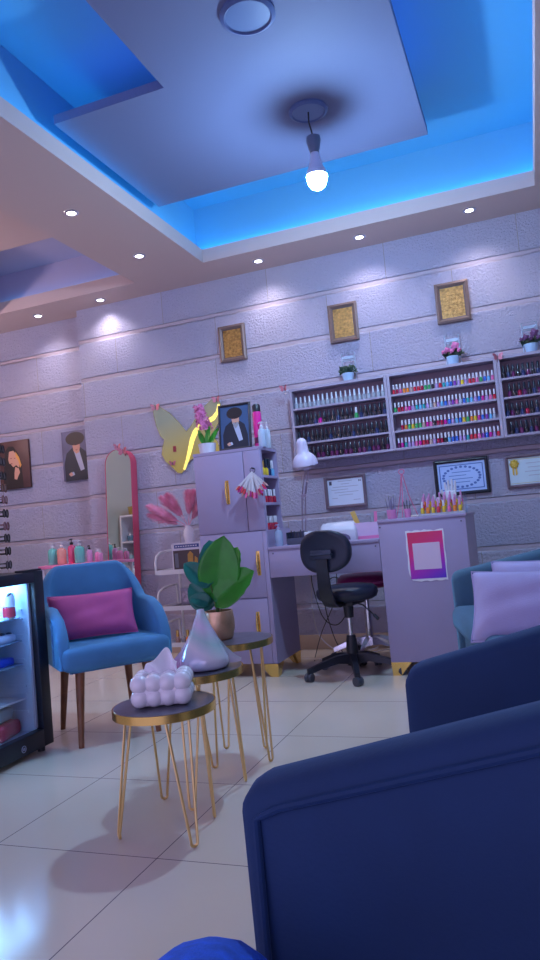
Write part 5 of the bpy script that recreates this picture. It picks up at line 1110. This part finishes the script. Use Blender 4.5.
for k, z in enumerate(ZG):
    q = thing('sunglasses', '%s sunglasses, %s from the top of the stand' % (WD[k], ORD[k + 1]), 'sunglasses', (-2.628, 3.06, z), math.radians(118), 'sunglasses on the stand')
    fm = mat('glasses_frame_%d' % k, LC[k], 0.5, spec=.2); lm_ = mat('lens_%d' % k, tuple(c * .8 for c in LC[k]), 0.35, spec=.25)
    m = MB()
    for s in (-1, 1): m.tube([(s * .034 + .027 * math.cos(a), -.002 * abs(s), .021 * math.sin(a)) for a in [2 * PI * j / 18 for j in range(18)]], .0026, 6, closed=True)
    m.tube([(-.009, 0, .007), (0, -.002, .010), (.009, 0, .007)], .002, 6); m.build('frame', fm, q)
    for s in (-1, 1):
        m = MB(); m.ell((s * .034, 0, 0), (.026, .0018, .020), u=16, v=6); m.build('lens', lm_, q)
        m = MB(); m.tube([(s * .061, 0, .008), (s * .068, .02, .009), (s * .066, .09, .006), (s * .06, .125, -.012)], .0022, 6); m.build('temple', fm, q)

# ================================================================== SHELF AND TREATMENT BED BY THE LEFT WALL (seen in the mirror)
t = thing('wall_shelf', 'white open shelf seen only in the floor mirror', 'shelf', (-4.30, 2.12, 0))
t.location = (-4.17, 2.08, 0); t.rotation_euler = (0, 0, PI / 2)
m = MB(); m.box(-.19, .19, -.30, -.28, 0, 1.28); m.box(-.19, .19, .28, .30, 0, 1.28); m.box(-.19, -.18, -.28, .28, 0, 1.28); m.build('frame', M_white, t, smooth=False)
for z in (.06, .40, .68, .96, 1.26): m = MB(); m.box(-.18, .19, -.28, .28, z, z + .02); m.build('shelf', M_white, t, smooth=False)
m = MB(); m.lathe([(.001, 0), (.10, 0), (.115, .10), (.11, .10), (.097, .006), (.001, .006)], n=28); tag(m.build('basket', M_gold, loc=(-4.33, 2.10, 1.2805)), 'gold basket on top of the white shelf in the mirror', 'basket')
for k in range(5): pump(-4.40 + .10 * k, 2.17, .7005, ((.3, .5, .6), (.5, .3, .2), (.6, .6, .7), (.2, .4, .5), (.6, .5, .3))[k], .17, .03, '%s bottle on the mirrored white shelf' % ('blue grey', 'brown', 'pale', 'teal', 'tan')[k], 'bottles on the mirrored shelf')
for k in range(3): pump(-4.40 + .13 * k, 2.17, .9805, ((.1, .2, .3), (.6, .6, .7), (.1, .1, .15))[k], .10, .035, '%s short bottle on the upper mirrored shelf' % ('navy', 'pale', 'black')[k], 'bottles on the mirrored shelf')
t = thing('treatment_bed', 'white treatment bed seen only in the floor mirror', 'bed', (-3.86, 3.15, 0), math.radians(4))
m = MB(); m.box(-.28, .28, -.62, .45, .56, .66, bev=.03, seg=3); m.build('mattress', mat('white_vinyl', (0.78, 0.80, 0.86), 0.35), t)
m = MB(); m.box(-.28, .28, 0, .62, -.05, .05, bev=.03, seg=3, T=Matrix.Translation((0, .42, .64)) @ Matrix.Rotation(math.radians(38), 4, 'X')); m.build('backrest', mat('white_vinyl', (0, 0, 0)), t)
m = MB(); m.box(-.20, .20, -.5, .4, .40, .56); m.build('base', M_white, t, smooth=False)
for sx in (-1, 1):
    for sy in (-.48, .38): m = MB(); m.tube([(sx * .18, sy, 0), (sx * .18, sy, .40)], .02, 10); m.build('leg', M_chrome, t)

# ================================================================== PERSON (only a denim knee shows)
M_denim = mat('blue_denim', (0.015, 0.13, 0.80), 0.85, bump=(400, 0.4), noise=(60, 0.2))
t = thing('person', 'knee of a seated person in bright blue jeans at the bottom edge', 'person', (-0.10, 0.05, 0))
pts = [(0, -.02, .50), (0, -.05, .60), (-.085, .03, .495), (-.155, .28, .490), (-.214, .520, .468), (-.222, .580, .440), (-.222, .565, .30), (-.222, .545, .16), (-.222, .535, .085),
       (.085, .03, .495), (.14, .25, .488), (.20, .445, .470), (.215, .495, .440), (.22, .475, .30), (.225, .455, .16), (.225, .445, .085)]
edg = [(0, 1), (0, 2), (2, 3), (3, 4), (4, 5), (5, 6), (6, 7), (7, 8), (0, 9), (9, 10), (10, 11), (11, 12), (12, 13), (13, 14), (14, 15)]
rad = [.13, .135, .095, .082, .066, .064, .062, .052, .050, .095, .082, .066, .064, .062, .052, .050]
me = bpy.data.meshes.new('jeans'); me.from_pydata(pts, edg, []); me.materials.append(M_denim)
o = bpy.data.objects.new('body', me); COL.objects.link(o); o.parent = t
o.modifiers.new('skin', 'SKIN').use_smooth_shade = True
for i, r in enumerate(rad): me.skin_vertices[0].data[i].radius = (r, r)
me.skin_vertices[0].data[0].use_root = True
sb = o.modifiers.new('sub', 'SUBSURF'); sb.levels = 2; sb.render_levels = 2
for fx, fy in ((-.222, .56), (.225, .47)):
    m = MB(); rows = []
    for y, w2, h in ((-.07, .028, .075), (-.04, .036, .095), (.03, .038, .085), (.10, .044, .055), (.15, .038, .042), (.178, .020, .030)):
        rows.append([(fx + w2 * c, fy + y, max(0.0, h * .5 + h * .5 * s_)) for c, s_ in [(math.cos(2 * PI * k / 16), math.sin(2 * PI * k / 16)) for k in range(16)]])
    m.rings(rows); m.build('shoe', M_black, t, angle=60)
